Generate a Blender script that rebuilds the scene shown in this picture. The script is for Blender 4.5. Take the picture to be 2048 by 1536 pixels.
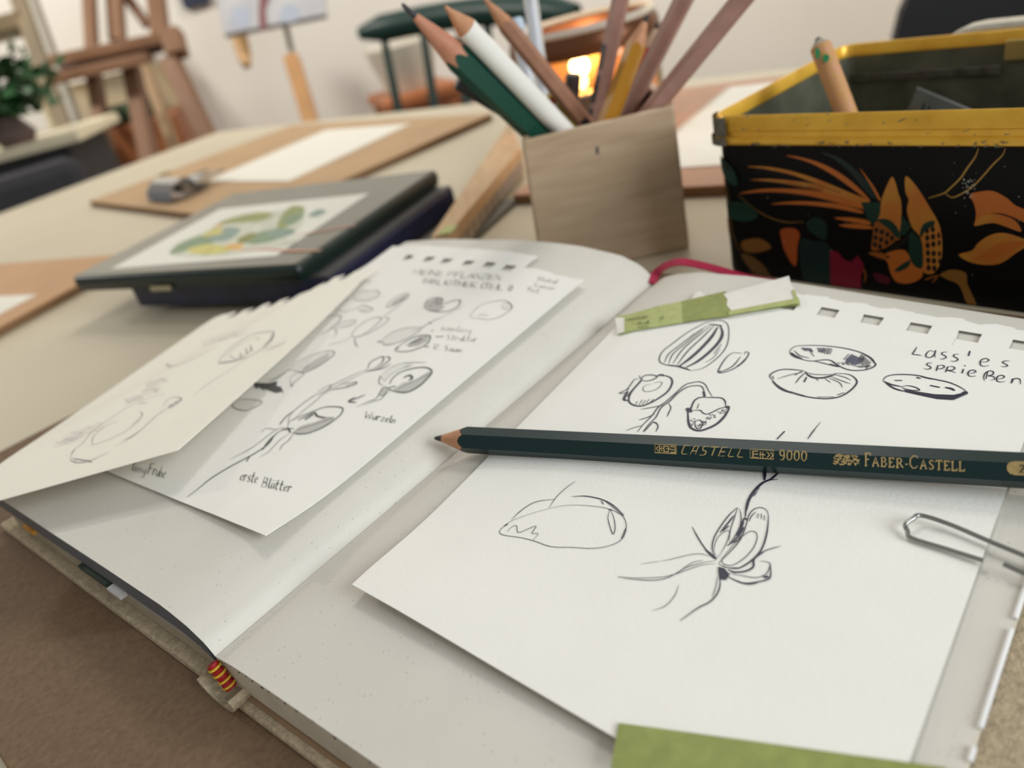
import bpy, math, random
import numpy as np
from mathutils import Vector, Matrix
from mathutils.geometry import tessellate_polygon
random.seed(4)
for o in list(bpy.data.objects): bpy.data.objects.remove(o)
sc = bpy.context.scene
col = sc.collection
ZT = 0.74                       # table top above the floor; all z below are measured from the table top
A3 = lambda *v: np.array(v, float)

# ------------------------------------------------------------------ camera
FPX, HORP, SLP, HC = 1500., -106., -.268, 0.15
nd = A3(-SLP, 1, -(HORP-768)/FPX); nd /= np.linalg.norm(nd)
fw = A3(0, 0, 1) - nd[2]*nd; fw /= np.linalg.norm(fw)
rt = np.cross(nd, fw)
if rt[0] < 0: rt = -rt
RM = np.stack([rt, fw, -nd])    # camera (x right, y down, z forward) -> world
O = A3(0, 0, HC)
cam = bpy.data.cameras.new('camera'); camo = bpy.data.objects.new('camera', cam); col.objects.link(camo)
cam.sensor_width = 36; cam.lens = FPX/2048*36; cam.clip_start = .005; cam.clip_end = 60
cam.dof.use_dof = True; cam.dof.focus_distance = .198; cam.dof.aperture_fstop = cam.lens/2.75
m4 = Matrix.Identity(4)
for i in range(3):
    m4[i][0] = RM[i, 0]; m4[i][1] = -RM[i, 1]; m4[i][2] = -RM[i, 2]
m4[0][3], m4[1][3], m4[2][3] = 0, 0, HC+ZT
camo.matrix_world = m4
sc.camera = camo
# ------------------------------------------------------------------ light
w = bpy.data.worlds.new('world'); sc.world = w; w.use_nodes = True
bg = w.node_tree.nodes['Background']; bg.inputs[0].default_value = (1.0, .98, .95, 1); bg.inputs[1].default_value = .34
def area(name, loc, target, size, energy, color):
    l = bpy.data.lights.new(name, 'AREA'); l.shape = 'DISK'; l.size = size; l.energy = energy; l.color = color
    o = bpy.data.objects.new(name, l); col.objects.link(o)
    o.location = (loc[0], loc[1], loc[2]+ZT)
    d = Vector((target[0]-loc[0], target[1]-loc[1], target[2]-loc[2])); o.rotation_euler = d.to_track_quat('-Z', 'Y').to_euler()
    return o
area('ceiling_lamp', (.3, 1.45, 1.6), (.1, .6, 0), .45, 8.5, (1, .97, .92))
area('rear_wall_fill', (.9, 1.75, 1.6), (1.1, 2.9, .1), .4, 22, (1, .97, .93))  # added fill that brightens the back wall, no actual ceiling fitting
area('lamp_by_easels', (-1.7, 1.75, 1.2), (-.6, 2.9, .0), .16, 23, (1, .96, .86))
area('window_light', (1.05, -.7, .6), (.05, .22, 0), .9, 18.5, (.9, .96, 1))
sc.view_settings.view_transform = 'Standard'; sc.view_settings.look = 'None'
sc.view_settings.exposure = .0; sc.view_settings.gamma = 1; sc.view_settings.use_curve_mapping = False

# ------------------------------------------------------------------ pixel rays to real surfaces
def ray(x, y): return RM @ A3((x-1024)/FPX, (y-768)/FPX, 1)
def pz(x, y, z=0.):
    r = ray(x, y); return O + r*(z-HC)/r[2]
def bp(x, y, d): return O + ray(x, y)*d
class Plane:
    def __init__(s, pt, n): s.p = np.array(pt, float); s.n = np.array(n, float)/np.linalg.norm(n)
    def hit(s, x, y):
        r = ray(x, y); return O + r*((s.p-O)@s.n)/(r@s.n)
    def nor(s, P): return s.n
class HSurf:
    def __init__(s, h): s.h = h
    def hit(s, x, y):
        z = .03
        for i in range(40):
            P = pz(x, y, z); z += .6*(s.h(P[0], P[1])-z)
        return pz(x, y, z)
    def nor(s, P):
        e = .0008; a = (s.h(P[0]+e, P[1])-s.h(P[0]-e, P[1]))/(2*e); b = (s.h(P[0], P[1]+e)-s.h(P[0], P[1]-e))/(2*e)
        n = A3(-a, -b, 1); return n/np.linalg.norm(n)

# ------------------------------------------------------------------ materials
MC = {}
def srgb(r, g, b):
    f = lambda c: (c/255/12.92) if c/255 <= .04045 else ((c/255+.055)/1.055)**2.4
    return (f(r), f(g), f(b), 1)
def mat(name, c, rough=.6, metal=0., var=.0, vs=60., bump=.0, bs=300., spec=.4, specks=0., stretch=None, c2=None, emit=0., trans=0., alpha=1., wave=None, coat=0., sheen=0.):
    if name in MC: return MC[name]
    m = bpy.data.materials.new(name); m.use_nodes = True; nt = m.node_tree; N = nt.nodes; L = nt.links
    b = N['Principled BSDF']; b.inputs['Roughness'].default_value = rough; b.inputs['Metallic'].default_value = metal
    b.inputs['Specular IOR Level'].default_value = spec
    base = srgb(*c); b.inputs['Base Color'].default_value = base
    tc = N.new('ShaderNodeTexCoord'); mp = N.new('ShaderNodeMapping'); L.new(tc.outputs['Object'], mp.inputs[0])
    if stretch: mp.inputs['Rotation'].default_value = stretch[3:6] if len(stretch) > 3 else (0, 0, 0); mp.inputs['Scale'].default_value = stretch[:3]
    out = None
    if var or c2:
        n = N.new('ShaderNodeTexNoise'); n.inputs['Scale'].default_value = vs; n.inputs['Detail'].default_value = 5; L.new(mp.outputs[0], n.inputs['Vector'])
        r = N.new('ShaderNodeValToRGB'); r.color_ramp.elements[0].position = .3; r.color_ramp.elements[1].position = .72
        lo = srgb(*c2) if c2 else tuple(x*(1-var) for x in base[:3])+(1,); hi = base if c2 else tuple(min(1, x*(1+var)) for x in base[:3])+(1,)
        r.color_ramp.elements[0].color = lo; r.color_ramp.elements[1].color = hi; L.new(n.outputs['Fac'], r.inputs[0]); out = r.outputs[0]
    if wave:
        wv = N.new('ShaderNodeTexWave'); wv.inputs['Scale'].default_value = wave[0]; wv.inputs['Distortion'].default_value = wave[1]; wv.inputs['Detail'].default_value = 2
        wv.bands_direction = wave[3] if len(wave) > 3 else 'X'
        L.new(mp.outputs[0], wv.inputs['Vector']); mx = N.new('ShaderNodeMixRGB'); mx.blend_type = 'MULTIPLY'; mx.inputs[0].default_value = wave[2]
        if out: L.new(out, mx.inputs[1])
        else: mx.inputs[1].default_value = base
        L.new(wv.outputs['Color'], mx.inputs[2]); out = mx.outputs[0]
    if specks:
        v = N.new('ShaderNodeTexVoronoi'); v.inputs['Scale'].default_value = specks; L.new(tc.outputs['Object'], v.inputs['Vector'])
        rp = N.new('ShaderNodeValToRGB'); rp.color_ramp.elements[0].position = .06; rp.color_ramp.elements[1].position = .13
        rp.color_ramp.elements[0].color = (.28, .26, .24, 1); rp.color_ramp.elements[1].color = (1, 1, 1, 1); L.new(v.outputs['Distance'], rp.inputs[0])
        # only some cells carry a fibre
        sx = N.new('ShaderNodeSeparateColor'); L.new(v.outputs['Color'], sx.inputs[0]); gt = N.new('ShaderNodeMath'); gt.operation = 'GREATER_THAN'; gt.inputs[1].default_value = .66; L.new(sx.outputs[0], gt.inputs[0])
        mx = N.new('ShaderNodeMixRGB'); mx.blend_type = 'MULTIPLY'; L.new(gt.outputs[0], mx.inputs[0])
        if out: L.new(out, mx.inputs[1])
        else: mx.inputs[1].default_value = base
        L.new(rp.outputs[0], mx.inputs[2]); out = mx.outputs[0]
    if out: L.new(out, b.inputs['Base Color'])
    if bump:
        n2 = N.new('ShaderNodeTexNoise'); n2.inputs['Scale'].default_value = bs; n2.inputs['Detail'].default_value = 4; L.new(mp.outputs[0], n2.inputs['Vector'])
        bn = N.new('ShaderNodeBump'); bn.inputs['Strength'].default_value = bump; bn.inputs['Distance'].default_value = .0005; L.new(n2.outputs['Fac'], bn.inputs['Height']); L.new(bn.outputs[0], b.inputs['Normal'])
    if emit: b.inputs['Emission Color'].default_value = base; b.inputs['Emission Strength'].default_value = emit
    if trans: b.inputs['Transmission Weight'].default_value = trans; b.inputs['IOR'].default_value = 1.45
    if alpha < 1: b.inputs['Alpha'].default_value = alpha
    if coat: b.inputs['Coat Weight'].default_value = coat; b.inputs['Coat Roughness'].default_value = .15
    if sheen: b.inputs['Sheen Weight'].default_value = sheen
    MC[name] = m; return m

# ------------------------------------------------------------------ mesh helpers
WB = {}
def tag(o, label=None, cat=None, group=None, kind=None):
    if label: o['label'] = label
    if cat: o['category'] = cat
    if group: o['group'] = group
    if kind: o['kind'] = kind
    return o
def thing(name, base, label, cat, group=None):
    o = bpy.data.objects.new(name, None); col.objects.link(o); o.empty_display_size = .02
    o.location = (base[0], base[1], base[2]+ZT); WB[o] = np.array(base, float)
    return tag(o, label, cat, group)
class MB:
    def __init__(s): s.V = []; s.F = []
    def add(s, V, F):
        k = len(s.V); s.V += [tuple(v) for v in V]; s.F += [tuple(i+k for i in f) for f in F]; return s
def mk(name, mb, m, parent=None, smooth=False, label=None, cat=None, group=None, kind=None, bevel=0, solid=0, subsurf=0):
    V, F = (mb.V, mb.F) if isinstance(mb, MB) else mb
    V = np.array([tuple(v) for v in V], float)
    base = WB[parent] if parent is not None else A3((V[:, 0].min()+V[:, 0].max())/2, (V[:, 1].min()+V[:, 1].max())/2, V[:, 2].min())
    if solid and smooth:
        F = [tuple(f) for f in F]; fn = np.zeros_like(V)
        for f in F:
            nn = np.zeros(3)
            for i in range(1, len(f)-1): nn += np.cross(V[f[i]]-V[f[0]], V[f[i+1]]-V[f[0]])
            for i in f: fn[i] += nn
        fn /= np.maximum(np.linalg.norm(fn, axis=1, keepdims=True), 1e-12); N0 = len(V); ec = {}
        for f in F:
            for i in range(len(f)):
                e_ = (f[i], f[(i+1) % len(f)]); ec[e_] = 1
        rim = [e_ for e_ in ec if (e_[1], e_[0]) not in ec]
        V = np.vstack([V, V-fn*solid]); F = F+[tuple(i+N0 for i in f[::-1]) for f in F]+[(b_, a_, a_+N0, b_+N0) for a_, b_ in rim]; solid = 0
    me = bpy.data.meshes.new(name); me.from_pydata([tuple(v-base) for v in V], [], F); me.validate(); me.update()
    o = bpy.data.objects.new(name, me); col.objects.link(o); me.materials.append(m)
    if smooth:
        for p in me.polygons: p.use_smooth = True
        me.set_sharp_from_angle(angle=math.radians(38))
    if parent is not None: o.parent = parent
    else: o.location = (base[0], base[1], base[2]+ZT)
    WB[o] = base
    if solid:
        md = o.modifiers.new('thickness', 'SOLIDIFY'); md.thickness = abs(solid); md.offset = -1 if solid > 0 else 1
    if bevel:
        md = o.modifiers.new('bevel', 'BEVEL'); md.width = bevel; md.segments = 2; md.limit_method = 'ANGLE'
    if subsurf:
        md = o.modifiers.new('sub', 'SUBSURF'); md.levels = subsurf; md.render_levels = subsurf
    return tag(o, label, cat, group, kind)
BF = [(0, 3, 2, 1), (4, 5, 6, 7), (0, 1, 5, 4), (1, 2, 6, 5), (2, 3, 7, 6), (3, 0, 4, 7)]
def hexa(b4, t4): return list(b4)+list(t4), BF
def box(p, ax, ay, az):
    p, ax, ay, az = [np.array(q, float) for q in (p, ax, ay, az)]
    return hexa([p, p+ax, p+ax+ay, p+ay], [p+az, p+ax+az, p+ax+ay+az, p+ay+az])
def quadbox(pts, z0, z1): return hexa([A3(p[0], p[1], z0) for p in pts], [A3(p[0], p[1], z1) for p in pts])
def unit(v): v = np.array(v, float); return v/np.linalg.norm(v)
def perp(t, ref=(0, 0, 1)):
    t = unit(t); a = np.cross(t, ref)
    if np.linalg.norm(a) < 1e-4: a = np.cross(t, (1, 0, 0))
    a = unit(a); return a, np.cross(a, t)
def tube(path, r, n=10, caps=True):
    P = [np.array(p, float) for p in path]; V = []; F = []
    rr = r if hasattr(r, '__len__') else [r]*len(P); a = None
    for i, p in enumerate(P):
        t = unit(P[min(i+1, len(P)-1)]-P[max(i-1, 0)])
        if a is None: a, b = perp(t)
        else: a = unit(a-(a@t)*t); b = np.cross(a, t)
        for k in range(n):
            q = 2*math.pi*k/n; V.append(p+rr[i]*(math.cos(q)*a+math.sin(q)*b))
    for i in range(len(P)-1):
        for k in range(n): F.append((i*n+k, i*n+(k+1) % n, (i+1)*n+(k+1) % n, (i+1)*n+k))
    if caps: F.append(tuple(range(n))[::-1]); F.append(tuple((len(P)-1)*n+k for k in range(n)))
    return V, F
def lathe(c, prof, n=24, caps=True):      # profile of (radius, z), upright
    V = []; F = []
    for r, z in prof:
        for k in range(n): V.append((c[0]+r*math.cos(2*math.pi*k/n), c[1]+r*math.sin(2*math.pi*k/n), c[2]+z))
    for i in range(len(prof)-1):
        for k in range(n): F.append((i*n+k, i*n+(k+1) % n, (i+1)*n+(k+1) % n, (i+1)*n+k))
    if caps: F.append(tuple(range(n))[::-1]); F.append(tuple((len(prof)-1)*n+k for k in range(n)))
    return V, F
def beam(p, q, wd, dp, side=None):        # rectangular bar between two points
    p = np.array(p, float); q = np.array(q, float); t = unit(q-p)
    a = unit(np.cross(t, side if side is not None else fwW)); b = np.cross(a, t)
    c = lambda s: [s+a*wd/2+b*dp/2, s-a*wd/2+b*dp/2, s-a*wd/2-b*dp/2, s+a*wd/2-b*dp/2]
    return hexa(c(p), c(q))
fwW = A3(0, 1, 0)
def catmull(P, n=5):
    P = [np.array(p, float) for p in P]
    if len(P) < 3: return P
    closed = np.linalg.norm(P[0]-P[-1]) < 1e-6; out = []
    for i in range(len(P)-1):
        p1, p2 = P[i], P[i+1]
        p0 = P[i-1] if i > 0 else (P[-2] if closed else 2*p1-p2)
        p3 = P[i+2] if i+2 < len(P) else (P[1] if closed else 2*p2-p1)
        for k in range(n):
            t = k/n; out.append(.5*((2*p1)+(p2-p0)*t+(2*p0-5*p1+4*p2-p3)*t*t+(3*p1-p0-3*p2+p3)*t**3))
    return out+[P[-1]]
def ribbon(mb, pts, nrm, wd, off, taper=True):
    L = len(pts); V = []; F = []
    for i, p in enumerate(pts):
        t = pts[min(i+1, L-1)]-pts[max(i-1, 0)]; l = np.linalg.norm(t); t = t/l if l > 1e-9 else A3(1, 0, 0)
        s = np.cross(nrm[i], t); s = s/max(np.linalg.norm(s), 1e-9)
        k = 1.
        if taper and L > 3: k = .45+.55*min(1, 4*min(i, L-1-i)/(L-1)+.0)
        V += [p+nrm[i]*off+s*wd*k/2, p+nrm[i]*off-s*wd*k/2]
        if i: F.append((2*i-2, 2*i-1, 2*i+1, 2*i))
    mb.add(V, F)
def fillpoly(mb, pts, nrm, off):
    P = [p+n*off for p, n in zip(pts, nrm)]
    tri = tessellate_polygon([[Vector(tuple(p)) for p in P]])
    mb.add(P, [tuple(t) for t in tri])
def nums(s): return [tuple(float(c) for c in q.split(',')) for q in s.split()]
class Draw:                      # strokes given in photo pixels, laid on a real surface
    def __init__(s, surf, ox=0, oy=0, k=1, off=.00012): s.S = surf; s.ox, s.oy, s.k = ox, oy, k; s.off = off; s.n = 0
    def at(s, ox, oy, k): s.ox, s.oy, s.k = ox, oy, k; return s
    def P(s, q): return s.S.hit(s.ox+q[0]/s.k, s.oy+q[1]/s.k)
    def strokes(s, mb, text, wk=1.):
        for ln in text.strip().splitlines():
            ln = ln.strip()
            if not ln: continue
            h, rest = ln.split(' ', 1)
            s.stroke(mb, nums(rest), float(h)*wk)
    def stroke(s, mb, q, wd, sm=True):
        pts = [s.P(p) for p in (catmull(q, 4) if sm else [np.array(p, float) for p in q])]; nr = [s.S.nor(p) for p in pts]
        dep = (RM.T@(pts[0]-O))[2]; s.n += 1
        ribbon(mb, pts, nr, wd/s.k*dep/FPX, s.off+s.n*2e-7)
    def fill(s, mb, text, sm=False):
        for ln in text.strip().splitlines():
            ln = ln.strip()
            if not ln: continue
            q = nums(ln); s.n += 1
            if sm: q = catmull(q+[q[0]], 3)[:-1]
            pts = [s.P(p) for p in q]; fillpoly(mb, pts, [s.S.nor(p) for p in pts], s.off+s.n*4e-7)
    def scribble(s, mb, text, n, d, wd):            # n short pencil strokes scattered inside a shape
        for ln in text.strip().splitlines():
            q = nums(ln); xs = [p[0] for p in q]; ys = [p[1] for p in q]; k = 0
            for it in range(n*6):
                x, y = random.uniform(min(xs), max(xs)), random.uniform(min(ys), max(ys)); c = False; j = len(q)-1
                for i in range(len(q)):
                    if (q[i][1] > y) != (q[j][1] > y) and x < (q[j][0]-q[i][0])*(y-q[i][1])/(q[j][1]-q[i][1])+q[i][0]: c = not c
                    j = i
                if c:
                    l = random.uniform(.5, 1.1); s.stroke(mb, [(x-d[0]*l/2, y-d[1]*l/2), (x+d[0]*l/2, y+d[1]*l/2)], wd, False); k += 1
                    if k >= n: break
    def hatch(s, mb, q0, q1, d, n, wd, jit=.15):   # n short parallel strokes between q0 and q1
        for i in range(n):
            t = (i+random.uniform(-.3, .3))/max(1, n-1); x = q0[0]+(q1[0]-q0[0])*t; y = q0[1]+(q1[1]-q0[1])*t; l = random.uniform(1-jit*2, 1+jit)
            s.stroke(mb, [(x, y), (x+d[0]*l, y+d[1]*l)], wd, False)
GL = {  # a plain hand-lettering alphabet, unit height, y up
 'M': '0,0 .05,1 .4,.3 .75,1 .8,0', 'E': '.6,1 .05,1 0,0 .6,0|.03,.5 .5,.5', 'I': '.1,1 .1,0', 'N': '0,0 .05,1 .55,0 .6,1', 'P': '0,0 .05,1 .5,.95 .5,.55 .03,.5',
 'F': '0,0 .05,1 .6,1|.03,.55 .45,.55', 'L': '.05,1 0,0 .5,0', 'A': '0,0 .35,1 .65,0|.1,.4 .55,.4', 'Z': '0,1 .6,1 0,0 .6,0', 'B': '0,0 .05,1 .45,.9 .4,.55 .05,.5 .5,.45 .5,.05 0,0',
 'O': '.3,1 .02,.7 .05,.2 .3,0 .58,.3 .55,.8 .3,1', 'T': '0,1 .65,1|.32,1 .3,0', 'H': '.02,1 0,0|.6,1 .58,0|0,.5 .6,.5', 'K': '.02,1 0,0|.55,1 .05,.5 .6,0', '(': '.3,1.1 .1,.6 .25,-.1', ')': '.05,1.1 .25,.6 .05,-.1',
 'C': '.6,.85 .3,1 .02,.6 .1,.1 .4,0 .6,.15', 'S': '.5,.9 .2,1 .08,.75 .3,.5 .5,.25 .3,0 .02,.1', 'R': '0,0 .05,1 .5,.95 .5,.6 .05,.5 .55,0', 'W': '0,1 .15,0 .4,.6 .6,0 .8,1', '-': '0,.45 .4,.45', '.': '.1,0 .16,.05',
 'a': '.4,.5 .15,.55 .05,.2 .2,0 .4,.3 .42,.55 .45,0', 'e': '.05,.3 .4,.35 .3,.55 .08,.4 .1,.05 .4,.05', 'r': '.05,.6 .05,0|.05,.35 .2,.58 .42,.5', 's': '.42,.5 .22,.6 .08,.45 .25,.3 .42,.15 .25,0 .03,.08', 't': '.2,.95 .15,.1 .35,0|.02,.6 .4,.6',
 'u': '.03,.55 .05,.1 .25,0 .4,.3 .42,.55 .45,0', 'n': '.03,.55 .05,0 .1,.45 .35,.5 .4,0', 'l': '.1,1 .05,.2 .2,0', 'm': '.03,.55 .05,0 .1,.45 .3,.5 .32,0 .36,.45 .58,.5 .6,0', 'i': '.08,.55 .1,0|.12,.8 .14,.85', 'g': '.4,.5 .1,.5 .08,.1 .4,.2 .42,.5 .35,-.4 .05,-.35',
 'k': '.05,1 .05,0|.35,.55 .08,.25 .4,0', 'z': '.02,.55 .4,.55 .05,0 .42,0', 'w': '.0,.55 .12,0 .28,.4 .42,0 .55,.55', 'h': '.05,1 .05,0 .1,.4 .35,.5 .4,0', 'ä': '.4,.5 .15,.55 .05,.2 .2,0 .4,.3 .42,.55 .45,0|.1,.8 .12,.86|.35,.8 .37,.86', 'f': '.35,.95 .15,.9 .15,-.1|.0,.5 .35,.5', 'o': '.2,.55 .03,.3 .2,0 .38,.3 .2,.55', 'd': '.4,.5 .1,.45 .1,.05 .4,.2 .45,1 .42,0'}
GW = {'M': .95, 'W': .95, 'I': .25, '(': .4, ')': .4, '-': .5, '.': .3, 'l': .3, 'i': .3, 'm': .75, 'w': .65, ' ': .4}
def lettering(text, x0, y0, x1, y1, h, slant=.25):
    """strokes (lists of 2-D points, y down) for text set along a baseline"""
    adv = lambda c: GW.get(c, .75 if c.isupper() else .55)
    tot = sum(adv(c) for c in text); k = 1/tot; out = []; pos = 0
    for c in text:
        if c in GL:
            for part in GL[c].split('|'):
                pts = []
                for gx, gy in nums(part):
                    t = (pos+gx)*k; pts.append((x0+(x1-x0)*t+slant*gy*h, y0+(y1-y0)*t-gy*h))
                out.append(pts)
        pos += adv(c)
    return out
def grid_mesh(fn, na, nb, remove=None):
    V = [fn(i/na, j/nb) for j in range(nb+1) for i in range(na+1)]; F = []
    for j in range(nb):
        for i in range(na):
            if not (remove and remove(i, j)): F.append((j*(na+1)+i, j*(na+1)+i+1, (j+1)*(na+1)+i+1, (j+1)*(na+1)+i))
    return V, F

# ------------------------------------------------------------------ materials in use
M_table = mat('table_cream', (206, 194, 168), .5, var=.05, vs=6)
M_mdf = mat('mdf_brown', (126, 102, 76), .75, c2=(110, 86, 64), vs=620, bump=.12, bs=2200, specks=620)
M_boardtan = mat('hardboard_tan', (190, 156, 116), .65, var=.08, vs=20)
M_boardedge = mat('board_edge', (128, 96, 66), .7, var=.1, vs=40)
M_page = mat('book_page_grey', (212, 208, 197), .55, var=.025, vs=45, bump=.12, bs=1200, specks=720, spec=.4)
M_pageedge = mat('page_edges', (206, 198, 180), .8, var=.08, vs=150)
M_layers = mat('page_layers', (196, 184, 160), .8, wave=(230, 2.5, .5, 'Z'), var=.1, vs=60)
M_bluegrey = mat('grey_endpaper', (96, 101, 110), .55, var=.05, vs=40)
M_cloth = mat('linen_cloth', (186, 170, 142), .9, var=.25, vs=700, bump=.8, bs=1600)
M_kraft = mat('kraft_endpaper', (150, 122, 92), .8, var=.06, vs=120, bump=.1)
M_paper = mat('drawing_paper', (240, 238, 230), .75, var=.012, vs=70, bump=.18, bs=900, spec=.25)
M_paperw = mat('drawing_paper_warm', (243, 238, 224), .75, var=.012, vs=70, bump=.12, bs=900, spec=.25)
M_ink = mat('blue_black_ink', (44, 44, 62), .5)
M_inkg = mat('ink_light', (96, 97, 116), .6)
M_gra = mat('graphite_dark', (84, 84, 84), .45)
M_gral = mat('graphite_mid', (132, 131, 128), .5)
M_gralt = mat('graphite_light', (226, 224, 216), .6)
M_gravl = mat('graphite_faint', (190, 181, 184), .6)
M_tape = mat('green_washi_tape', (172, 180, 112), .55, var=.1, vs=300, bump=.2, bs=900)
M_tape2 = mat('green_washi_tape_doubled', (140, 148, 78), .55, var=.12, vs=300)
M_tapew = mat('tape_white_print', (232, 228, 218), .6, var=.03, vs=200)
M_pgreen = mat('pencil_green_lacquer', (12, 40, 40), .3, spec=.35)
M_pwood = mat('pencil_cedar', (192, 138, 100), .6, var=.12, vs=300, stretch=(1, 1, 1))
M_lead = mat('pencil_lead', (52, 52, 54), .4, metal=.2)
M_gold = mat('gold_foil', (196, 170, 116), .38, metal=.55, var=.15, vs=700)
M_steel = mat('clip_steel', (150, 150, 146), .3, metal=.9)
M_ribbon = mat('crimson_ribbon', (164, 22, 60), .55, var=.12, vs=900, bump=.5, bs=2500)

# ------------------------------------------------------------------ the room
cW = pz(437, 263)
wallN = A3(0, -1, 0); wp = A3(0, 2.94, 0)
back = Plane(wp, wallN); wdir = unit(np.cross(A3(0, 0, 1), -wallN))
if wdir[0] < 0: wdir = -wdir
corner = back.hit(1808, 10)
cL = corner-wdir*5.0
mk('wall_back', box(A3(cL[0], cL[1], -ZT), wdir*5.0, -wallN*.1, A3(0, 0, 2.6)), mat('wall_plaster', (236, 230, 221), .9, var=.03, vs=2.5, bump=.05, bs=60), kind='structure')
mk('wall_right', box(A3(corner[0], corner[1], -ZT), wallN*2.3, wdir*.1, A3(0, 0, 2.6)), mat('wall_plaster_light', (236, 226, 206), .9, var=.03, vs=2.5), kind='structure')
mk('floor', box(A3(-4.5, -2.0, -ZT-.05), A3(8, 0, 0), A3(0, 6.5, 0), A3(0, 0, .05)), mat('floor_wood', (128, 112, 98), .6, wave=(7, 3, .35), var=.1, vs=5), kind='structure')

# ------------------------------------------------------------------ the big table
a1 = unit(pz(0, 427)-cW); b1 = unit(pz(1800, 148)-cW); b1 = unit(b1-(b1@a1)*a1)
tb = thing('work_table', A3(*(cW+a1*.9+b1*.7)[:2], -ZT), 'large cream work table spread with drawing boards, tins and an open book', 'table')
mk('table_top', box(A3(*cW[:2], -.028), a1*1.75, b1*1.45, A3(0, 0, .028)), M_table, tb, bevel=.003)
for s in (.06, 1.62):
    for t in (.06, 1.34):
        q = cW+a1*s+b1*t; mk('leg', box(A3(q[0], q[1], -ZT), a1*.06, b1*.06, A3(0, 0, ZT-.028)), mat('table_leg', (150, 140, 122), .5), tb)

# ------------------------------------------------------------------ book frame
G0 = A3(-.0887, .1396, 0); gd = A3(.7389, .6738, 0); ge = A3(-.6738, .7389, 0); BL = .2133
def uvof(x, y):
    q = A3(x, y, 0)-G0; return q@gd, q@ge
def buv(u, v, z=0.): p = G0+gd*u+ge*v; return A3(p[0], p[1], z)
def bsv(s, v, z=0.):     # s runs 0..1 from the front edge to the far edge; the front edge is a little askew
    return buv(s*BL+(1-s)*(-.05*v), v, z)
def s_of(u, v): return (u+.05*v)/(BL+.05*v)
LFv, LFz = [0, .002, .008, .018, .05, .09, .14, .155], [.0185, .0222, .0254, .0275, .0272, .0262, .0255, .025]
LBv, LBz = [0, .003, .007, .016, .039, .068, .127, .155], [.0195, .0232, .0267, .0305, .0337, .0344, .0317, .0285]
RFv, RFz = [0, .008, .0166, .036, .055, .1, .15], [.0183, .0197, .0203, .0207, .0208, .0206, .0204]
RBv, RBz = [0, .004, .009, .02, .041, .06, .0935, .129, .15], [.0195, .0222, .0238, .0257, .0259, .0248, .0222, .0196, .0184]
def pageL(u, v):
    s = min(1, max(0, s_of(u, v))); v = min(.155, max(0, v)); return (1-s)*np.interp(v, LFv, LFz)+s*np.interp(v, LBv, LBz)
def pageR(u, v):
    s = min(1, max(0, s_of(u, v))); v = min(.15, max(0, -v)); return (1-s)*np.interp(v, RFv, RFz)+s*np.interp(v, RBv, RBz)
def ss(x, k=.0015):
    return .5*(x+math.sqrt(x*x+4*k*k))
def hRS(x, y):           # right-hand loose sheet
    u, v = uvof(x, y); z = pageR(u, min(v, -.012))+.0009
    z += .0032*math.exp(-((u-.028)/.022)**2)*(.5+.5*math.exp(-((v+.02)/.05)**2))
    return z
def hL2(x, y):
    u, v = uvof(x, y); vv = max(v, .036); z = pageL(u, vv)+.0012
    if v < .036: z -= (.036-v)*.06
    return z+.004*math.exp(-((u-.02)/.02)**2-((v-.0)/.03)**2)
pA = pz(355, 900, .0395)
def hL1(x, y):
    u, v = uvof(x, y); pl = pA[2]+.06*(x-pA[0])-.1*(y-pA[1])
    b = pageL(u, v)+.0026 if v < .155 else pageL(u, .155)+.0026-.55*(v-.155)
    return max(.0065, b+ss(pl-b, .002))
SR, SL2, SL1 = HSurf(hRS), HSurf(hL2), HSurf(hL1)

# brown board under the book
bd = [buv(-.047, .245), buv(.262, .219), buv(.236, -.30), buv(-.047, -.30)]
mk('drawing_board', quadbox(bd, 0, .004), M_mdf, label='brown hardboard drawing board lying flat under the open sketchbook', cat='drawing board', bevel=.0006)

# ------------------------------------------------------------------ the open sketchbook
book = thing('open_sketchbook', buv(.1, 0, .004), 'open linen-bound sketchbook with pale grey pages and a red headband', 'book')
mk('front_cover', hexa([bsv(-.012, .004, .0042), bsv(-.012, .161, .0042), bsv(1.018, .161, .0042), bsv(1.018, .004, .0042)][::-1], [bsv(-.012, .004, .0075), bsv(-.012, .161, .0075), bsv(1.018, .161, .0075), bsv(1.018, .004, .0075)][::-1]), M_cloth, book, bevel=.0009)
rc = mk('back_cover', hexa([bsv(-.014, -.004, .0042), bsv(-.014, -.158, .0042), bsv(1.018, -.158, .0042), bsv(1.018, -.004, .0042)], [bsv(-.014, -.004, .0072), bsv(-.014, -.158, .0072), bsv(1.018, -.158, .0072), bsv(1.018, -.004, .0072)]), M_cloth, book, bevel=.0009)
mk('kraft_endpaper', hexa([bsv(-.004, -.004, .0073), bsv(-.004, -.149, .0073), bsv(1.01, -.149, .0073), bsv(1.01, -.004, .0073)], [bsv(-.004, -.004, .0078), bsv(-.004, -.149, .0078), bsv(1.01, -.149, .0078), bsv(1.01, -.004, .0078)]), M_kraft, rc, label='brown kraft endpaper')
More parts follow.
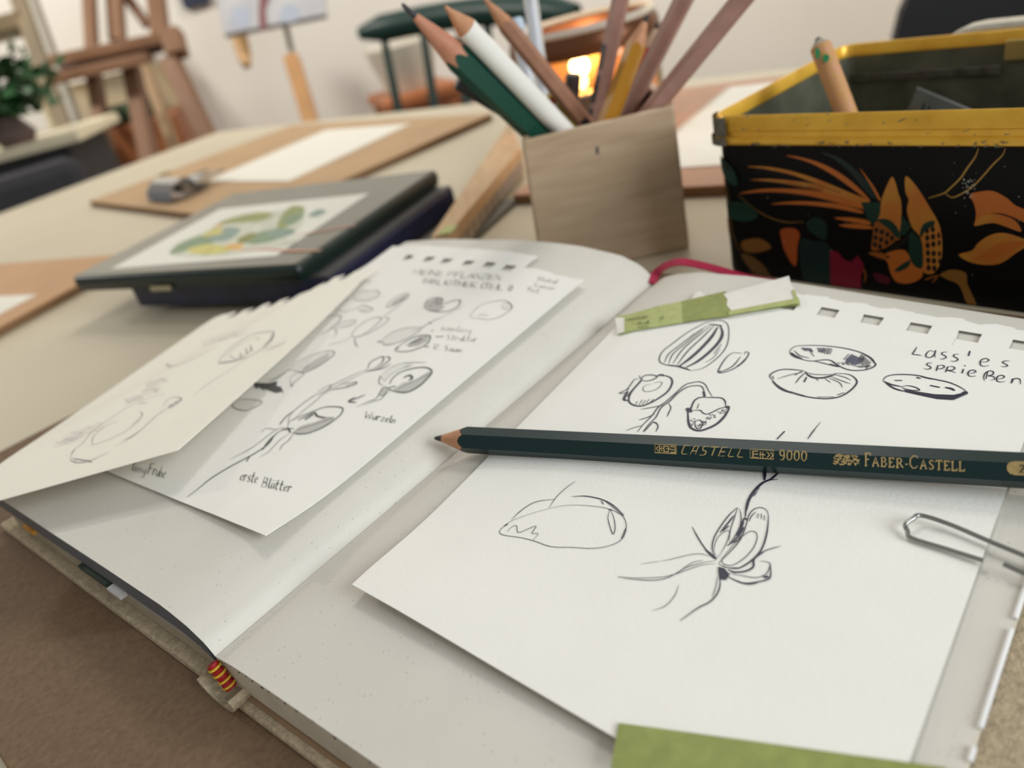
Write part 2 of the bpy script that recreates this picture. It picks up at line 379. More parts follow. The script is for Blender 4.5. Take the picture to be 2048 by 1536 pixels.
# cloth spine: a shallow trough between the covers
sp = []
for k in range(9):
    q = math.pi*k/8; sp.append((.0085*math.cos(q), .0095-.0052*math.sin(q)))
V = []; F = []
for u in (-.022, 1.02):
    for (v, z) in sp: V.append(bsv(u, v, z))
    for (v, z) in sp[::-1]: V.append(bsv(u, v*.85, z+.0012))
n = len(V)//2
for k in range(n): F.append((k, (k+1) % n, n+(k+1) % n, n+k))
F += [tuple(range(n)), tuple(range(n, 2*n))[::-1]]
mk('spine_cloth', (V, F), M_cloth, book, smooth=False)
def block(zfun, v0, v1, zlow, inset0=0., ztop=0., na=30, nb=26, s0=0., s1=1., vgrid=None):
    vs = vgrid if vgrid is not None else np.linspace(v0, v1, na+1); na = len(vs)-1
    V = []; F = []
    for j in range(nb+1):
        s = s0+(s1-s0)*j/nb
        for v in vs:
            p = bsv(s, v); u_, v_ = uvof(p[0], p[1]); V.append(A3(p[0], p[1], zfun(u_, v_)+ztop))
    W = na+1; nt = len(V)
    for j in range(nb):
        for i in range(na): F.append((j*W+i, j*W+i+1, (j+1)*W+i+1, (j+1)*W+i))
    ring = [(0, i) for i in range(W)]+[(j, W-1) for j in range(1, nb+1)]+[(nb, i) for i in range(W-2, -1, -1)]+[(j, 0) for j in range(nb-1, 0, -1)]
    for j, i in ring:
        p = V[j*W+i]; V.append(A3(p[0], p[1], zlow(p) if callable(zlow) else min(zlow, p[2]-.0003)))
    m_ = len(ring)
    for k in range(m_):
        a = ring[k][0]*W+ring[k][1]; b = ring[(k+1) % m_][0]*W+ring[(k+1) % m_][1]; F.append((b, a, nt+k, nt+(k+1) % m_))
    F.append(tuple(nt+k for k in range(m_)))
    return V, F
vgL = [0, .0006, .0014, .0025, .004, .006, .008, .011, .015, .02, .027, .036, .05, .07, .09, .11, .13, .145, .155]
vgR = [-x for x in [.0002, .002, .004, .007, .010, .014, .02, .03, .04, .055, .07, .09, .11, .13, .15]]
mk('left_page', block(pageL, 0, .155, lambda p: p[2]-.0003, vgrid=vgL), M_page, book, smooth=True)
mk('grey_signature', block(pageL, .001, .1545, lambda p: p[2]-.0074, ztop=-.0004, s0=.0005, s1=.998, vgrid=[.003]+[v for v in vgL if v > .0035]), M_bluegrey, book, label='dark blue-grey folded sheet under the left page')
mk('left_page_block', block(pageL, .004, .152, .0078, ztop=-.0081, s0=.006, s1=.99, vgrid=[.0035, .006, .01, .015, .02, .03, .05, .08, .11, .15]), M_layers, book)
mk('right_page', block(pageR, 0, -.15, lambda p: p[2]-.0006, vgrid=vgR), M_page, book, smooth=True)
mk('right_page_block', block(pageR, -.001, -.15, .0081, ztop=-.0007, s0=.0015, s1=.998, vgrid=[-.0012]+vgR[2:-1]+[-.1495]), M_pageedge, book)
# tiny dark print dots along the front edge of the right pages
mb = MB()
for k in range(34):
    v = -.0035-.0032*k*(1+.004*k)+random.uniform(-.0006, .0006)
    if v < -.145: break
    p = bsv(.0012, v); u_, v_ = uvof(p[0], p[1]); z = pageR(u_, v_)-random.uniform(.0011, .0021); r = random.choice([.00018, .00025, .0004])
    mb.add(*box(A3(p[0], p[1], z)-gd*.00015-ge*r, ge*2*r, gd*.0004, A3(0, 0, r*1.3)))
mk('print_marks', mb, mat('print_black', (45, 42, 42), .6), book, kind='stuff')
# scraps collected between the left pages
for (x0, x1, u0, dz, c, nm) in [(.079, .060, -.0012, .0036, (46, 62, 52), 'green_scrap'), (.058, .05, -.0016, .0038, (214, 212, 210), 'torn_white_scrap'), (.127, .118, -.001, .0042, (214, 150, 62), 'orange_scrap'), (.125, .082, .001, .0044, (198, 190, 172), 'cream_scrap'), (.05, .012, .0005, .0040, (168, 164, 162), 'lilac_scrap')]:
    z = .0216-dz
    p = [bsv(u0/BL, x0, z), bsv(u0/BL, x1, z), bsv(.06, x1, z), bsv(.06, x0, z)]
    mk(nm, hexa(p, [q+A3(0, 0, -.0014) for q in p]), mat(nm, c, .7, var=.08, vs=200), book)
# headband, red with yellow bands
h0 = pz(424, 1328, .0172); h1 = pz(462, 1374, .0098)
hp = [h0+(h1-h0)*t+A3(0, 0, .0006*math.sin(math.pi*t)) for t in np.linspace(0, 1, 15)]
hb = mk('headband', tube(hp, [.0015+.0002*math.sin(9*i) for i in range(15)], 10), mat('red_thread', (158, 26, 26), .6, var=.2, vs=900), book, smooth=True)
for t in (.17, .45, .70, .9):
    q0 = h0+(h1-h0)*(t-.035); q1 = h0+(h1-h0)*(t+.035); up = A3(0, 0, .0006*math.sin(math.pi*t))
    mk('yellow_stitch', tube([q0+up, q1+up], .0018, 10), mat('yellow_thread', (214, 176, 52), .6), hb)
# bright highlight line along the fore edge, modelled as thin white tubes
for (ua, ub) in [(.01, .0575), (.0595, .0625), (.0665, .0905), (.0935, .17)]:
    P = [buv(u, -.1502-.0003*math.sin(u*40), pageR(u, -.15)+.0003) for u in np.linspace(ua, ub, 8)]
    mk('edge_highlight', tube(P, .00048, 8), mat('highlight_white', (240, 240, 238), .25, spec=.6), book, smooth=True, label='thin glossy white edge of a plastic sleeve')
# bookmark ribbon coming out of the gutter at the far end
rp = [pz(1306, 566, .021), pz(1311, 548, .0225), pz(1330, 531, .026), pz(1362, 523, .0275), pz(1408, 531, .024), pz(1450, 542, .02), pz(1500, 556, .014), pz(1560, 566, .0085)]
P = catmull(rp, 6); mb = MB(); ribbon(mb, P, [unit(A3(.1, -.5, .8))]*len(P), .0035, 0, taper=False)
mk('bookmark_ribbon', mb, M_ribbon, book, smooth=True, solid=.0006)

# ------------------------------------------------------------------ loose sheets
def sheet(name, corners, hs, m, label, avals, bvals, drop=None, jit=None, thick=.00022):
    FLc, FRc, BRc, BLc = [np.array(c[:2], float) for c in corners]
    V = []; F = []; na, nb = len(avals)-1, len(bvals)-1
    for j, b in enumerate(bvals):
        for i, a in enumerate(avals):
            aa, bb = (a, b) if not jit else jit(i, j, a, b)
            p = (1-bb)*((1-aa)*FLc+aa*FRc)+bb*((1-aa)*BLc+aa*BRc); V.append(A3(p[0], p[1], hs(p[0], p[1])))
    W = na+1
    for j in range(nb):
        for i in range(na):
            if not (drop and drop(avals[i], avals[i+1], bvals[j], bvals[j+1])): F.append((j*W+i, j*W+i+1, (j+1)*W+i+1, (j+1)*W+i))
    used = sorted({k for f in F for k in f}); rm = {k: i for i, k in enumerate(used)}
    return mk(name, ([V[k] for k in used], [tuple(rm[k] for k in f) for f in F]), m, smooth=True, label=label, cat='paper', solid=thick)
def merge(base, extra):
    out = sorted(set([round(x, 5) for x in list(base)+list(extra)])); return out
# right sheet: holes punched along the far edge
cR = [buv(.0307, -.0215), buv(.0315, -.1434), buv(.205, -.1392), buv(.205, -.0075)]
w0 = .1317
ha = [((-.0592-.0138*k)*-1-.0075)/w0 for k in range(-3, 6)]; hw = .0062/w0
hb0, hb1 = 1-.0118/.1738, 1-.0064/.1738
av = merge(np.linspace(0, 1, 33), [x for h in ha for x in (h, h+hw, h-.006) if 0 < x < 1])
bv = merge(np.linspace(0, hb0-.02, 30), [hb0, hb1, (hb1+1)/2, 1.])
def topix(P):
    c = RM.T@(np.array(P)-O); return 1024+FPX*c[0]/c[2], 768+FPX*c[1]/c[2]
def dropR(a0, a1, b0, b1):
    aa, bb = (a0+a1)/2, (b0+b1)/2
    if bb > .8:
        p = (1-bb)*((1-aa)*cR[0]+aa*cR[1])+bb*((1-aa)*cR[3]+aa*cR[2]); x, y = topix(A3(p[0], p[1], hRS(p[0], p[1])))
        if x < 1580 and y < 642-(x-1245)*.13: return True
    if b0 < hb0-1e-4 or b1 > hb1+1e-4: return False
    return any(a0 >= h-1e-4 and a1 <= h+hw+1e-4 for h in ha)
rj = random.Random(9)
tear = {}
def jitR(i, j, a, b):
    if b > .999:
        k = min(range(len(ha)), key=lambda q: abs(a-ha[q])); b = b+rj.uniform(-.0035, .0035)+(.006 if a < ha[k] else -.006)*(.5 if abs(a-ha[k]) < .05 else 1)
    elif hb0-1e-4 < b < hb1+1e-4 and 0 < a < 1: a = a+rj.uniform(-.002, .002)
    return a, b
sh_r = sheet('loose_drawing_sheet', cR, hRS, M_paper, 'white sheet of ink seed drawings lettered LASS\' ES SPRIEßEN on the right page', av, bv, dropR, jitR)
D = Draw(SR); ink = MB(); lg = MB()
D.at(1200, 560, 4.6545); D.strokes(ink, '''
9 850,845 780,815 700,805 610,790 560,765 555,720 590,660 680,590 800,500 920,430 1010,390 1080,380
7 1010,390 1080,378 1150,385 1190,420 1200,500 1185,600 1130,690 1040,770 950,825 850,845
22 1120,425 1140,500 1105,580 1010,680 900,765 800,815
24 1095,440 1040,530 940,640 840,730 745,800
10 1060,430 960,530 820,660 720,790
9 1030,430 880,550 760,660 680,780
8 960,460 800,590 680,690 640,780
8 880,500 740,610 640,690 600,770
7 1000,425 860,520 700,640
10 700,800 780,825 850,845
12 610,790 700,800 760,805
16 1010,415 1080,420 1140,430
5 1120,640 1060,720 980,770
5 1130,600 1060,690
9 1320,685 1240,680 1180,720 1130,790 1100,860 1160,860 1250,825 1330,770 1375,710 1385,680 1355,670 1345,695
9 1310,715 1250,790 1190,830 1110,860
13 1360,730 1320,775 1270,810
15 1130,850 1100,862
14 390,940 330,1000 280,1070 270,1130 310,1165 380,1175 460,1150 550,1100 630,1040 670,970 665,920 620,895 560,890 530,900
11 390,930 400,900 450,885 510,890 530,905 490,930 430,942 390,935
8 370,915 320,930 290,970 250,1020 180,1055 240,1050 270,1010
20 260,1040 235,1080 225,1115 260,1125
14 385,930 350,975 310,1020 275,1060 255,1090
22 530,895 570,885 600,895
5 480,970 420,985 400,1015 420,1040 480,1035 540,1010 580,960 540,952 500,965
5 330,1160 350,1130
5 365,1165 395,1115
5 395,1160 425,1120
5 430,1150 460,1110
5 470,1140 500,1110
5 365,890 385,930
10 350,1415 400,1350 480,1270 540,1190 620,1130 700,1060 790,980 870,955 930,950 980,975 1010,1030 1045,1085
10 400,1415 460,1340 520,1280 570,1190 650,1130 720,1060 810,1000 890,985 940,990 965,1020 965,1060 970,1095
18 965,1040 975,1090
8 590,1165 500,1185 380,1205
8 510,1250 430,1285 360,1305
8 640,1150 660,1190 640,1240 625,1275
9 500,1320 530,1340 540,1370 520,1415
6 400,1355 320,1375 240,1405
8 500,1320 450,1370 410,1415
12 500,1325 530,1335
12 970,1095 930,1095 880,1125 850,1190 850,1215
9 850,1215 900,1215 935,1215 960,1240 1000,1250 1060,1225 1110,1200 1150,1190 1170,1180
11 1170,1180 1165,1130 1130,1100 1050,1095 970,1095
18 815,1190 820,1270 825,1330 850,1380 920,1405 1000,1385 1090,1340 1160,1270 1200,1200 1190,1175
38 820,1195 838,1235
28 1175,1180 1205,1190
9 890,1320 920,1305 950,1320 955,1350 930,1385 900,1380 885,1350 890,1320
6 920,1155 905,1200
''', 1.3)
for k in range(46):
    t = random.random(); x = 1190-260*t+random.uniform(-90, 0)*(1-abs(t-.4)); y = 1215+170*t+random.uniform(-30, 10)
    D.stroke(ink, [(x, y), (x+random.uniform(8, 22), y-random.uniform(4, 14))], 7, False)
for k in range(16):
    x = random.uniform(835, 890); y = random.uniform(1280, 1370); D.stroke(ink, [(x, y), (x+random.uniform(6, 16), y-random.uniform(2, 12))], 7, False)
D.at(1540, 560, 4.0315); D.strokes(ink, '''
9 160,590 170,560 210,535 280,530 400,530 520,540 640,560 740,590 810,630 845,670 850,690 810,715 740,730 660,730 600,715 550,690 500,655 460,645 410,648 350,655 290,650 230,630 180,605 160,590
24 168,588 195,612 260,640
14 740,590 810,630 848,675
7 195,570 240,610 320,632
8 350,655 420,670 500,690 555,700 500,660
14 480,680 550,700
10 5,795 0,770 40,740 110,722 200,725 280,735
10 5,790 60,850 150,900 260,935 380,955 480,958 570,940 640,900 690,850 700,815 670,780 620,760 520,755
15 20,820 90,880 180,915
16 285,740 310,770 360,790 430,790 490,775 530,760
6 300,745 340,760 400,765 460,765 510,760
7 285,750 240,790 205,835
10 295,785 275,825
6 270,745 170,765 60,798
6 260,735 200,770
6 490,780 580,815 650,840
6 470,790 560,830 585,870
6 520,765 600,785 655,810
5 440,795 470,815 490,830
5 370,795 390,815
6 20,775 30,800
5 160,900 280,935
5 380,945 520,945
6 540,930 600,910
10 910,810 940,780 1010,765 1120,765 1210,775 1260,790 1340,805 1450,830 1540,870 1595,910
14 1210,775 1260,790 1340,805
9 1060,860 1120,855 1180,870 1205,890 1150,892 1090,880 1060,865
12 910,815 980,845 1060,862
14 930,830 1000,875 1080,900
9 1005,812 1065,812
13 1180,788 1215,795
11 1290,852 1370,868
18 1410,868 1460,878 1490,895
26 1555,905 1585,918
8 1185,540 1165,575 1150,600 1190,605 1225,612
8 1325,580 1290,572 1262,595 1258,620 1285,628 1315,615 1330,590 1335,570 1328,600 1335,630
8 1430,582 1395,585 1385,600 1410,612 1420,628 1390,640 1370,638
8 1525,600 1490,602 1480,618 1505,630 1515,645 1490,658 1455,655
9 1612,575 1600,615
8 1700,665 1745,662 1765,648 1745,635 1715,640 1695,662 1700,690 1730,698 1765,690
8 1935,655 1895,655 1875,668 1900,680 1915,692 1895,702 1860,698
8 1310,672 1275,672 1265,688 1290,698 1295,715 1265,722 1240,715
8 1355,690 1340,735
8 1352,692 1395,690 1405,705 1380,718 1350,718
8 1435,700 1415,745
8 1432,702 1475,700 1490,715 1465,730 1430,730 1470,740 1500,752
8 1560,720 1548,755
9 1570,690 1574,697
8 1600,755 1640,752 1660,740 1640,728 1610,735 1595,755 1605,775 1635,780 1660,775
8 1730,815 1722,790 1735,755 1770,735 1800,742 1795,765 1760,775 1800,780 1810,800 1780,812
6 1755,745 1740,800
8 1830,800 1870,797 1890,782 1870,770 1840,778 1825,800 1835,820 1865,825 1895,820
8 1955,795 1945,835 1960,805 1990,795 2015,805 2020,845
''', 1.22)
D.fill(ink, '1075,888 1200,905 1330,925 1480,930 1592,905 1596,920 1480,970 1350,962 1200,930 1090,905')
D.hatch(ink, (395, 562), (490, 575), (-10, 26), 9, 6); D.hatch(ink, (260, 552), (330, 560), (18, 22), 6, 6); D.stroke(ink, [(310, 560), (355, 618)], 6)
D.hatch(lg, (380, 548), (490, 552), (8, 22), 12, 6); D.hatch(lg, (255, 548), (325, 552), (20, 16), 9, 6)
D.hatch(ink, (640, 600), (760, 640), (-55, 55), 8, 6); D.hatch(lg, (660, 600), (750, 640), (-60, 55), 14, 6)
D.hatch(ink, (740, 600), (810, 660), (-35, 55), 9, 6); D.hatch(ink, (690, 695), (790, 690), (35, 14), 7, 6); D.hatch(ink, (550, 665), (640, 670), (20, 20), 6, 6)
D.at(1100, 1000, 2.865); D.strokes(ink, '''
7 945,330 930,280 940,220 980,150 1030,85 1075,45
5 1075,45 1055,110 1035,170 1025,240
5 1085,50 1095,90 1090,150 1060,210 1020,265
4 960,330 940,290 960,220 1010,180 1030,185 1015,240 990,290 960,335
9 975,190 1020,135 1055,90
7 990,180 1025,150
6 965,370 990,340 1040,290 1090,230 1120,160 1140,90 1170,55 1210,45 1245,65 1252,110
9 1252,90 1245,180 1215,280 1160,345 1090,390 1040,395
6 1080,390 1020,390 970,370
5 1000,320 1060,250 1130,190 1170,182 1188,210 1170,270 1120,330 1050,375 1000,370 985,345 1000,320
4 1195,80 1188,105
4 1212,80 1210,110
4 1228,90 1228,118
5 1180,70 1155,95 1140,125
15 1110,110 1095,160 1070,205
9 1015,265 1050,240 1085,200 1105,160
7 1040,250 1080,230 1095,200
7 815,155 850,220 890,280 940,335
15 890,285 935,325 955,342
4 920,325 860,310 790,318 700,340 640,352
5 390,445 470,455 560,462 650,455 720,425 780,390 860,365 950,350
4 390,440 480,448 600,447 690,435 780,405 870,375 950,368
4 760,395 820,360 880,348
8 970,430 975,490 955,545 910,590 850,620 745,695
4 960,440 950,500 930,560
4 738,490 715,550 660,610 585,637
6 1325,265 1240,290 1190,320
11 1225,300 1170,340 1165,385 1120,410 1060,415 1020,400
5 1200,352 1250,358 1262,375 1240,425 1180,447 1100,435 1050,430
9 1262,365 1265,430 1240,460 1130,480 1070,465 1020,440
14 1100,478 1150,482 1200,470
16 1225,445 1250,440
''')
D.fill(ink, '965,385 1000,395 1030,430 1010,460 975,458 965,420')
D.strokes(lg, '''
3 640,352 580,360 520,370
4 1010,430 1040,420 1070,425
''')
D.at(1300, 850, 2.738); D.strokes(ink, '''
14 522,505 528,450 545,402 575,358 620,318 665,298 705,262 742,236
9 530,470 540,425 560,385
17 628,305 630,250 640,215
9 515,560 500,590 480,610
12 515,510 530,520
7 695,80 738,36
4 862,80 890,40 935,-15
4 865,78 885,50 905,25
5 650,305 700,300
''')
D.strokes(lg, '''
5 600,345 560,395
5 570,390 585,370
''')
D.at(700, 900, 2.9257); D.strokes(ink, '''
4 1165,345 1060,375 950,415 900,450 875,480 900,500 1000,515 1080,535 1180,568 1300,572 1420,578 1520,562 1590,525 1617,460 1605,400 1560,365 1480,338 1350,325 1250,328 1165,345
6 900,450 925,435
6 1590,520 1615,460
5 945,410 1010,350 1090,305 1195,290
4 1165,340 1210,275 1270,220 1320,185
7 1300,275 1380,272 1470,290 1540,325 1605,385
5 1470,300 1485,320
4 1500,305 1600,385
5 1520,355 1510,400 1525,460 1540,495 1552,460 1545,400 1525,355
7 1515,352 1535,352
4 920,480 945,455 975,445 985,485 1040,465 1090,448 1065,490 1103,490 1070,532
''')
mk('ink_drawing', ink, M_ink, sh_r, label='dark ink drawings of seeds, beans and sprouts with hand lettering', kind='stuff')
mk('ink_hatching', lg, M_inkg, sh_r, kind='stuff')

# left sheet of graphite studies
cL2 = [SL2.hit(196, 934), SL2.hit(531, 1071), SL2.hit(1196, 536), SL2.hit(786, 492)]
hpx = [(812, 518), (852, 522), (890, 523), (935, 526), (980, 527), (1026, 528)]
def bil_inv(P, c):
    q = np.array(P[:2]); a = b = .5; C_ = [np.array(k[:2]) for k in c]
    for it in range(30):
        f = (1-b)*((1-a)*C_[0]+a*C_[1])+b*((1-a)*C_[3]+a*C_[2])-q
        da = (1-b)*(C_[1]-C_[0])+b*(C_[2]-C_[3]); db = (1-a)*(C_[3]-C_[0])+a*(C_[2]-C_[1])
        s_ = np.linalg.solve(np.stack([da, db], 1), f); a -= s_[0]; b -= s_[1]
    return a, b
ab = [bil_inv(SL2.hit(*p), cL2) for p in hpx]
h2 = [x[0]-.022 for x in ab]; hb_ = float(np.mean([x[1] for x in ab])); q0, q1 = hb_-.014, hb_+.014
aend = bil_inv(SL2.hit(1066, 520), cL2)[0]
av = merge(np.linspace(0, 1, 31), [x for h in h2 for x in (h, h+.044)]+[aend]); bv = merge(np.linspace(0, q0-.02, 30), [q0, q1, q1+.012, 1.])
def dropL2(a0, a1, b0, b1):
    if a0 >= aend-1e-4 and b0 >= q1-.0001 - .0: return True
    return b0 >= q0-1e-4 and b1 <= q1+1e-4 and any(a0 >= h-1e-4 and a1 <= h+.0441 for h in h2)
def jitL2(i, j, a, b):
    if b > q1-1e-3: b += rj.uniform(-.004, .004)
    return a, b
sh_2 = sheet('loose_drawing_sheet', cL2, hL2, M_paper, 'white torn-out sheet of pencil plant studies titled MEINE PFLANZEN BIBLIOTHEK lying on the left page', av, bv, dropL2, jitL2)
D = Draw(SL2); dk = MB(); md_ = MB(); lt = MB(); sh = MB()
D.at(640, 500, 4.876)
D.fill(lt, '''
650,553 700,492 780,442 848,428 862,445 828,488 760,528 690,553
600,890 680,822 800,775 920,757 1000,752 960,800 860,858 740,908 640,928
350,490 350,435 410,405 500,402 555,397 575,438 520,478 430,498
360,580 420,545 515,580 450,602
150,760 220,702 345,692 300,738
''')
D.fill(sh, '''
1025,545 1045,500 1110,475 1170,470 1195,490 1175,525 1215,560 1160,600 1080,590
840,930 900,890 980,845 1050,840 1040,890 960,930 880,945
690,540 740,490 840,440 855,450 800,500 740,530
''')
D.scribble(md_, '''
1025,545 1045,500 1110,475 1170,470 1195,490 1175,525 1215,560 1160,600 1080,590
840,930 900,890 980,845 1050,840 1040,890 960,930 880,945
690,540 740,490 840,440 855,450 800,500 740,530
''', 34, (26, -20), 5)
D.strokes(md_, '''
8 645,555 700,490 780,440 850,425 865,445 830,490 760,530 690,555 645,555
6 1465,655 1500,600 1570,540 1680,505 1800,495 1860,525 1875,565 1840,600 1740,660 1640,680 1540,668 1465,655
6 1775,545 1800,520 1850,525 1865,560 1830,580 1790,570 1775,545
9 1815,548 1832,555
6 1545,640 1600,625
6 1600,645 1640,635
8 310,830 350,770 440,700 540,660 600,670 560,720 480,790 400,840 330,850 310,830
7 340,850 460,820 570,760 650,700 670,665 610,665
6 610,660 680,610 800,530
5 310,850 200,900 80,925
8 340,860 345,910 370,950
7 600,890 680,820 800,770 920,755 1000,750
7 600,890 640,930 740,910 860,860 960,800 1000,755
9 1075,715 1030,735 980,770 900,785
8 1075,715 1120,685 1200,655
5 1200,655 1300,600 1410,540
6 330,490 340,430 400,400 500,400 560,395 580,440 520,480 430,500 340,495
6 130,580 250,600 350,570 420,540 520,580 450,605 380,590
8 0,690 80,650 190,640 200,680 150,730 60,800 0,830
6 110,770 150,770 160,820 110,855
5 150,760 220,700 350,690 300,740 170,770
5 380,350 430,310 510,315
6 330,480 230,500 150,570
8 1080,800 1110,780
''', 1.3)
D.strokes(dk, '''
9 1020,545 1040,500 1100,470 1170,468 1200,490 1180,520 1200,530 1290,500 1350,490 1370,505 1340,555 1260,595 1170,605 1080,595 1030,570 1020,545
12 1060,710 1085,718
14 560,900 600,895
12 735,970 780,930 880,870 980,835 1060,835 1075,860 1040,920 960,960 860,990 760,990 735,970
16 740,965 770,955
22 870,915 940,890 1010,860
9 1130,848 1205,845
9 1020,945 1065,945
''', 1.3)
for t, x0, y0, x1, y1, h, wd in [('MEINE PFLANZEN', 900, 238, 1770, 300, 52, 8), ('BIBLIOTHEK (TEIL I)', 1000, 326, 1880, 402, 52, 8), ('samling', 1170, 785, 1480, 815, 58, 6), ('Struktur', 1225, 880, 1535, 900, 58, 6), ('R. Saum', 1105, 975, 1385, 1003, 55, 7),
                                 ('Bluhgl', 2120, 300, 2320, 330, 40, 6), ('Samen', 2080, 360, 2290, 395, 40, 6), ('Bot', 2020, 400, 2140, 430, 44, 6)]:
    for s in lettering(t, x0, y0, x1, y1, h, .35): D.stroke(dk if wd > 6 else md_, s, wd, False)
D.at(360, 690, 3.9385)
D.fill(lt, '''
1060,398 1120,352 1185,318 1168,350 1100,388
1190,350 1280,312 1380,298 1380,308 1290,338
412,470 450,437 550,432 645,452 600,488 520,518 440,503
860,195 920,142 1020,92 1130,58 1200,52 1212,75 1150,128 1070,178 990,213 930,210
1580,240 1650,190 1740,150 1830,150 1740,190 1660,235 1610,290
''')
D.fill(sh, '''
900,682 950,642 1060,612 1150,577 1218,577 1188,610 1100,660 1000,698 930,698
1690,347 1760,302 1850,282 1960,212 1980,217 1900,310 1800,368 1720,368
960,200 1000,162 1080,112 1178,62 1168,110 1080,173 1000,208
1570,392 1610,342 1638,352 1600,402
1300,320 1380,297 1385,308 1330,330
''')
D.scribble(md_, '''
900,682 950,642 1060,612 1150,577 1218,577 1188,610 1100,660 1000,698 930,698
1690,347 1760,302 1850,282 1960,212 1980,217 1900,310 1800,368 1720,368
960,200 1000,162 1080,112 1178,62 1168,110 1080,173 1000,208
1570,392 1610,342 1638,352 1600,402
1300,320 1380,297 1385,308 1330,330
''', 34, (26, -20), 5)
D.fill(dk, '560,300 700,305 770,290 760,330 800,365 760,380 680,350 600,320')
D.strokes(md_, '''
7 850,605 880,540 960,470 1060,400 1180,330 1300,270 1420,215 1490,190
6 890,600 960,530 1060,450 1130,390 1250,320 1380,255 1480,210
6 1060,400 1120,350 1190,315 1170,350 1100,390
6 1180,350 1280,310 1385,295 1385,310 1290,340 1190,360
7 860,195 920,140 1020,90 1130,55 1200,50 1215,75 1150,130 1070,180 990,215 950,205 990,160 1080,110
5 860,195 760,260 680,280
5 900,170 800,240 700,300
6 860,270 920,225 980,225 900,300 880,330 870,275
5 410,470 450,435 550,430 650,450 600,490 520,520 440,505 410,470
4 430,470 520,465 620,455
7 1600,320 1570,300 1580,250 1650,190 1740,150 1850,140 1940,140
7 1610,290 1660,230 1740,185 1830,165
7 1640,345 1610,330 1580,370 1550,420 1480,450 1395,490
6 1660,350 1620,390 1580,430 1530,445 1450,480
5 770,670 680,660 640,690
6 850,655 780,660 700,710 600,790 500,850 400,900
6 900,690 860,750 810,790 785,830
5 880,690 800,740 740,800 690,850 630,885
''', 1.3)
D.strokes(dk, '''
8 1480,190 1500,140 1560,105 1600,95 1600,130 1560,170 1500,200
8 1490,205 1560,190 1630,140 1655,110 1640,95 1600,100
8 1460,210 1500,205 1600,185 1665,150
14 1375,295 1388,302
8 790,630 800,610 850,555 900,520
8 850,640 870,600 960,560 1060,520 1150,490 1250,490 1285,505 1270,545 1220,590 1130,650 1020,695 930,705 890,690
13 930,595 1000,560 1060,535 1080,560 1140,575 1215,575
14 985,590 1050,550
9 860,660 790,680 740,720 700,780 600,850 500,905 380,970 250,1050 150,1130 60,1200
9 900,660 850,665 800,670
10 850,650 870,690
12 760,700 700,760 650,830
8 550,880 525,920
9 1465,390 1400,420 1330,445
11 1385,410 1330,445 1390,455
10 1640,345 1700,370 1790,375 1880,330 1950,265 1985,215 1960,185 1900,178 1820,190 1740,215 1680,260 1650,310
15 1760,260 1810,240 1830,265 1800,280
8 1640,340 1700,325
12 1585,380 1610,385
''', 1.3)
D.hatch(dk, (580, 300), (790, 330), (20, 45), 22, 8); D.hatch(dk, (1000, 180), (970, 205), (25, -20), 6, 8); D.hatch(dk, (920, 680), (1190, 590), (16, -14), 24, 5); D.hatch(dk, (1720, 350), (1950, 240), (18, -12), 22, 5)
for t, x0, y0, x1, y1, h, wd in [('Wurzeln', 1455, 578, 1700, 622, 56, 8), ('erste', 470, 1068, 612, 1092, 84, 8), ('Blätter', 645, 1120, 880, 1165, 78, 8)]:
    for s in lettering(t, x0, y0, x1, y1, h, .3): D.stroke(dk, s, wd, False)
D.at(0, 580, 3.4133)
for s in lettering('Frühe'.replace('ü', 'u'), 1010, 1258, 1130, 1290, 74, .3)+lettering('ling', 900, 1235, 1000, 1262, 60, .3): D.stroke(dk, s, 6, False)
mk('pencil_drawing', dk, M_gra, sh_2, label='dark graphite lines and lettering', kind='stuff'); mk('pencil_midtones', md_, M_gral, sh_2, kind='stuff'); mk('pencil_smudges', sh, mat('graphite_smudge', (190, 188, 182), .6), sh_2, kind='stuff'); mk('pencil_shading', lt, M_gralt, sh_2, kind='stuff')

# upper left sheet, hanging over the edge of the book
PA, PB, PC = SL1.hit(355, 900), SL1.hit(754, 531), SL1.hit(424, 637)
e1, e2 = SL1.hit(0, 1000), SL1.hit(0, 928)
def isect(p, q, r, s):
    A_ = np.stack([(q-p)[:2], -(s-r)[:2]], 1); t = np.linalg.solve(A_, (r-p)[:2]); return p+(q-p)*t[0]
PD = isect(PA, e1, PC, e2)
cL1 = [PD, PA, PB, PC]
nh = 9; teeth = [(k+.25)/nh for k in range(nh)]
av = merge(np.linspace(0, 1, 19), [x for t in teeth for x in (t, t+.5/nh)]); bv = merge(np.linspace(0, .9, 26), [.955, .975, 1.])
def dropL1(a0, a1, b0, b1): return b0 >= .9549 and any(a0 >= t-1e-4 and a1 <= t+.5/nh+1e-4 for t in teeth) and a0 > .1
def jitL1(i, j, a, b):
    if b > .95: b += rj.uniform(-.006, .006)-(.0 if a > .12 else -.01); a += (b-.95)*.25
    return a, b
sh_1 = sheet('loose_drawing_sheet', cL1, hL1, M_paperw, 'cream torn-off sheet with faint pencil drawings hanging over the left book edge', av, bv, dropL1, jitL1)
D = Draw(SL1, off=.00015); dk = MB(); lt = MB(); fa = MB()
D.at(0, 580, 3.4133)
D.strokes(dk, '''
7 1495,500 1550,420 1640,350 1740,300 1830,285 1870,290 1850,350 1780,410 1690,460 1590,490 1495,500
10 1495,498 1590,485 1680,455
11 1800,385 1850,335 1870,290
4 1570,450 1600,470
5 1640,430 1650,460
6 1680,400 1690,440
7 1710,380 1720,420
7 1750,345 1770,330
5 1600,470 1680,440 1730,400
''')
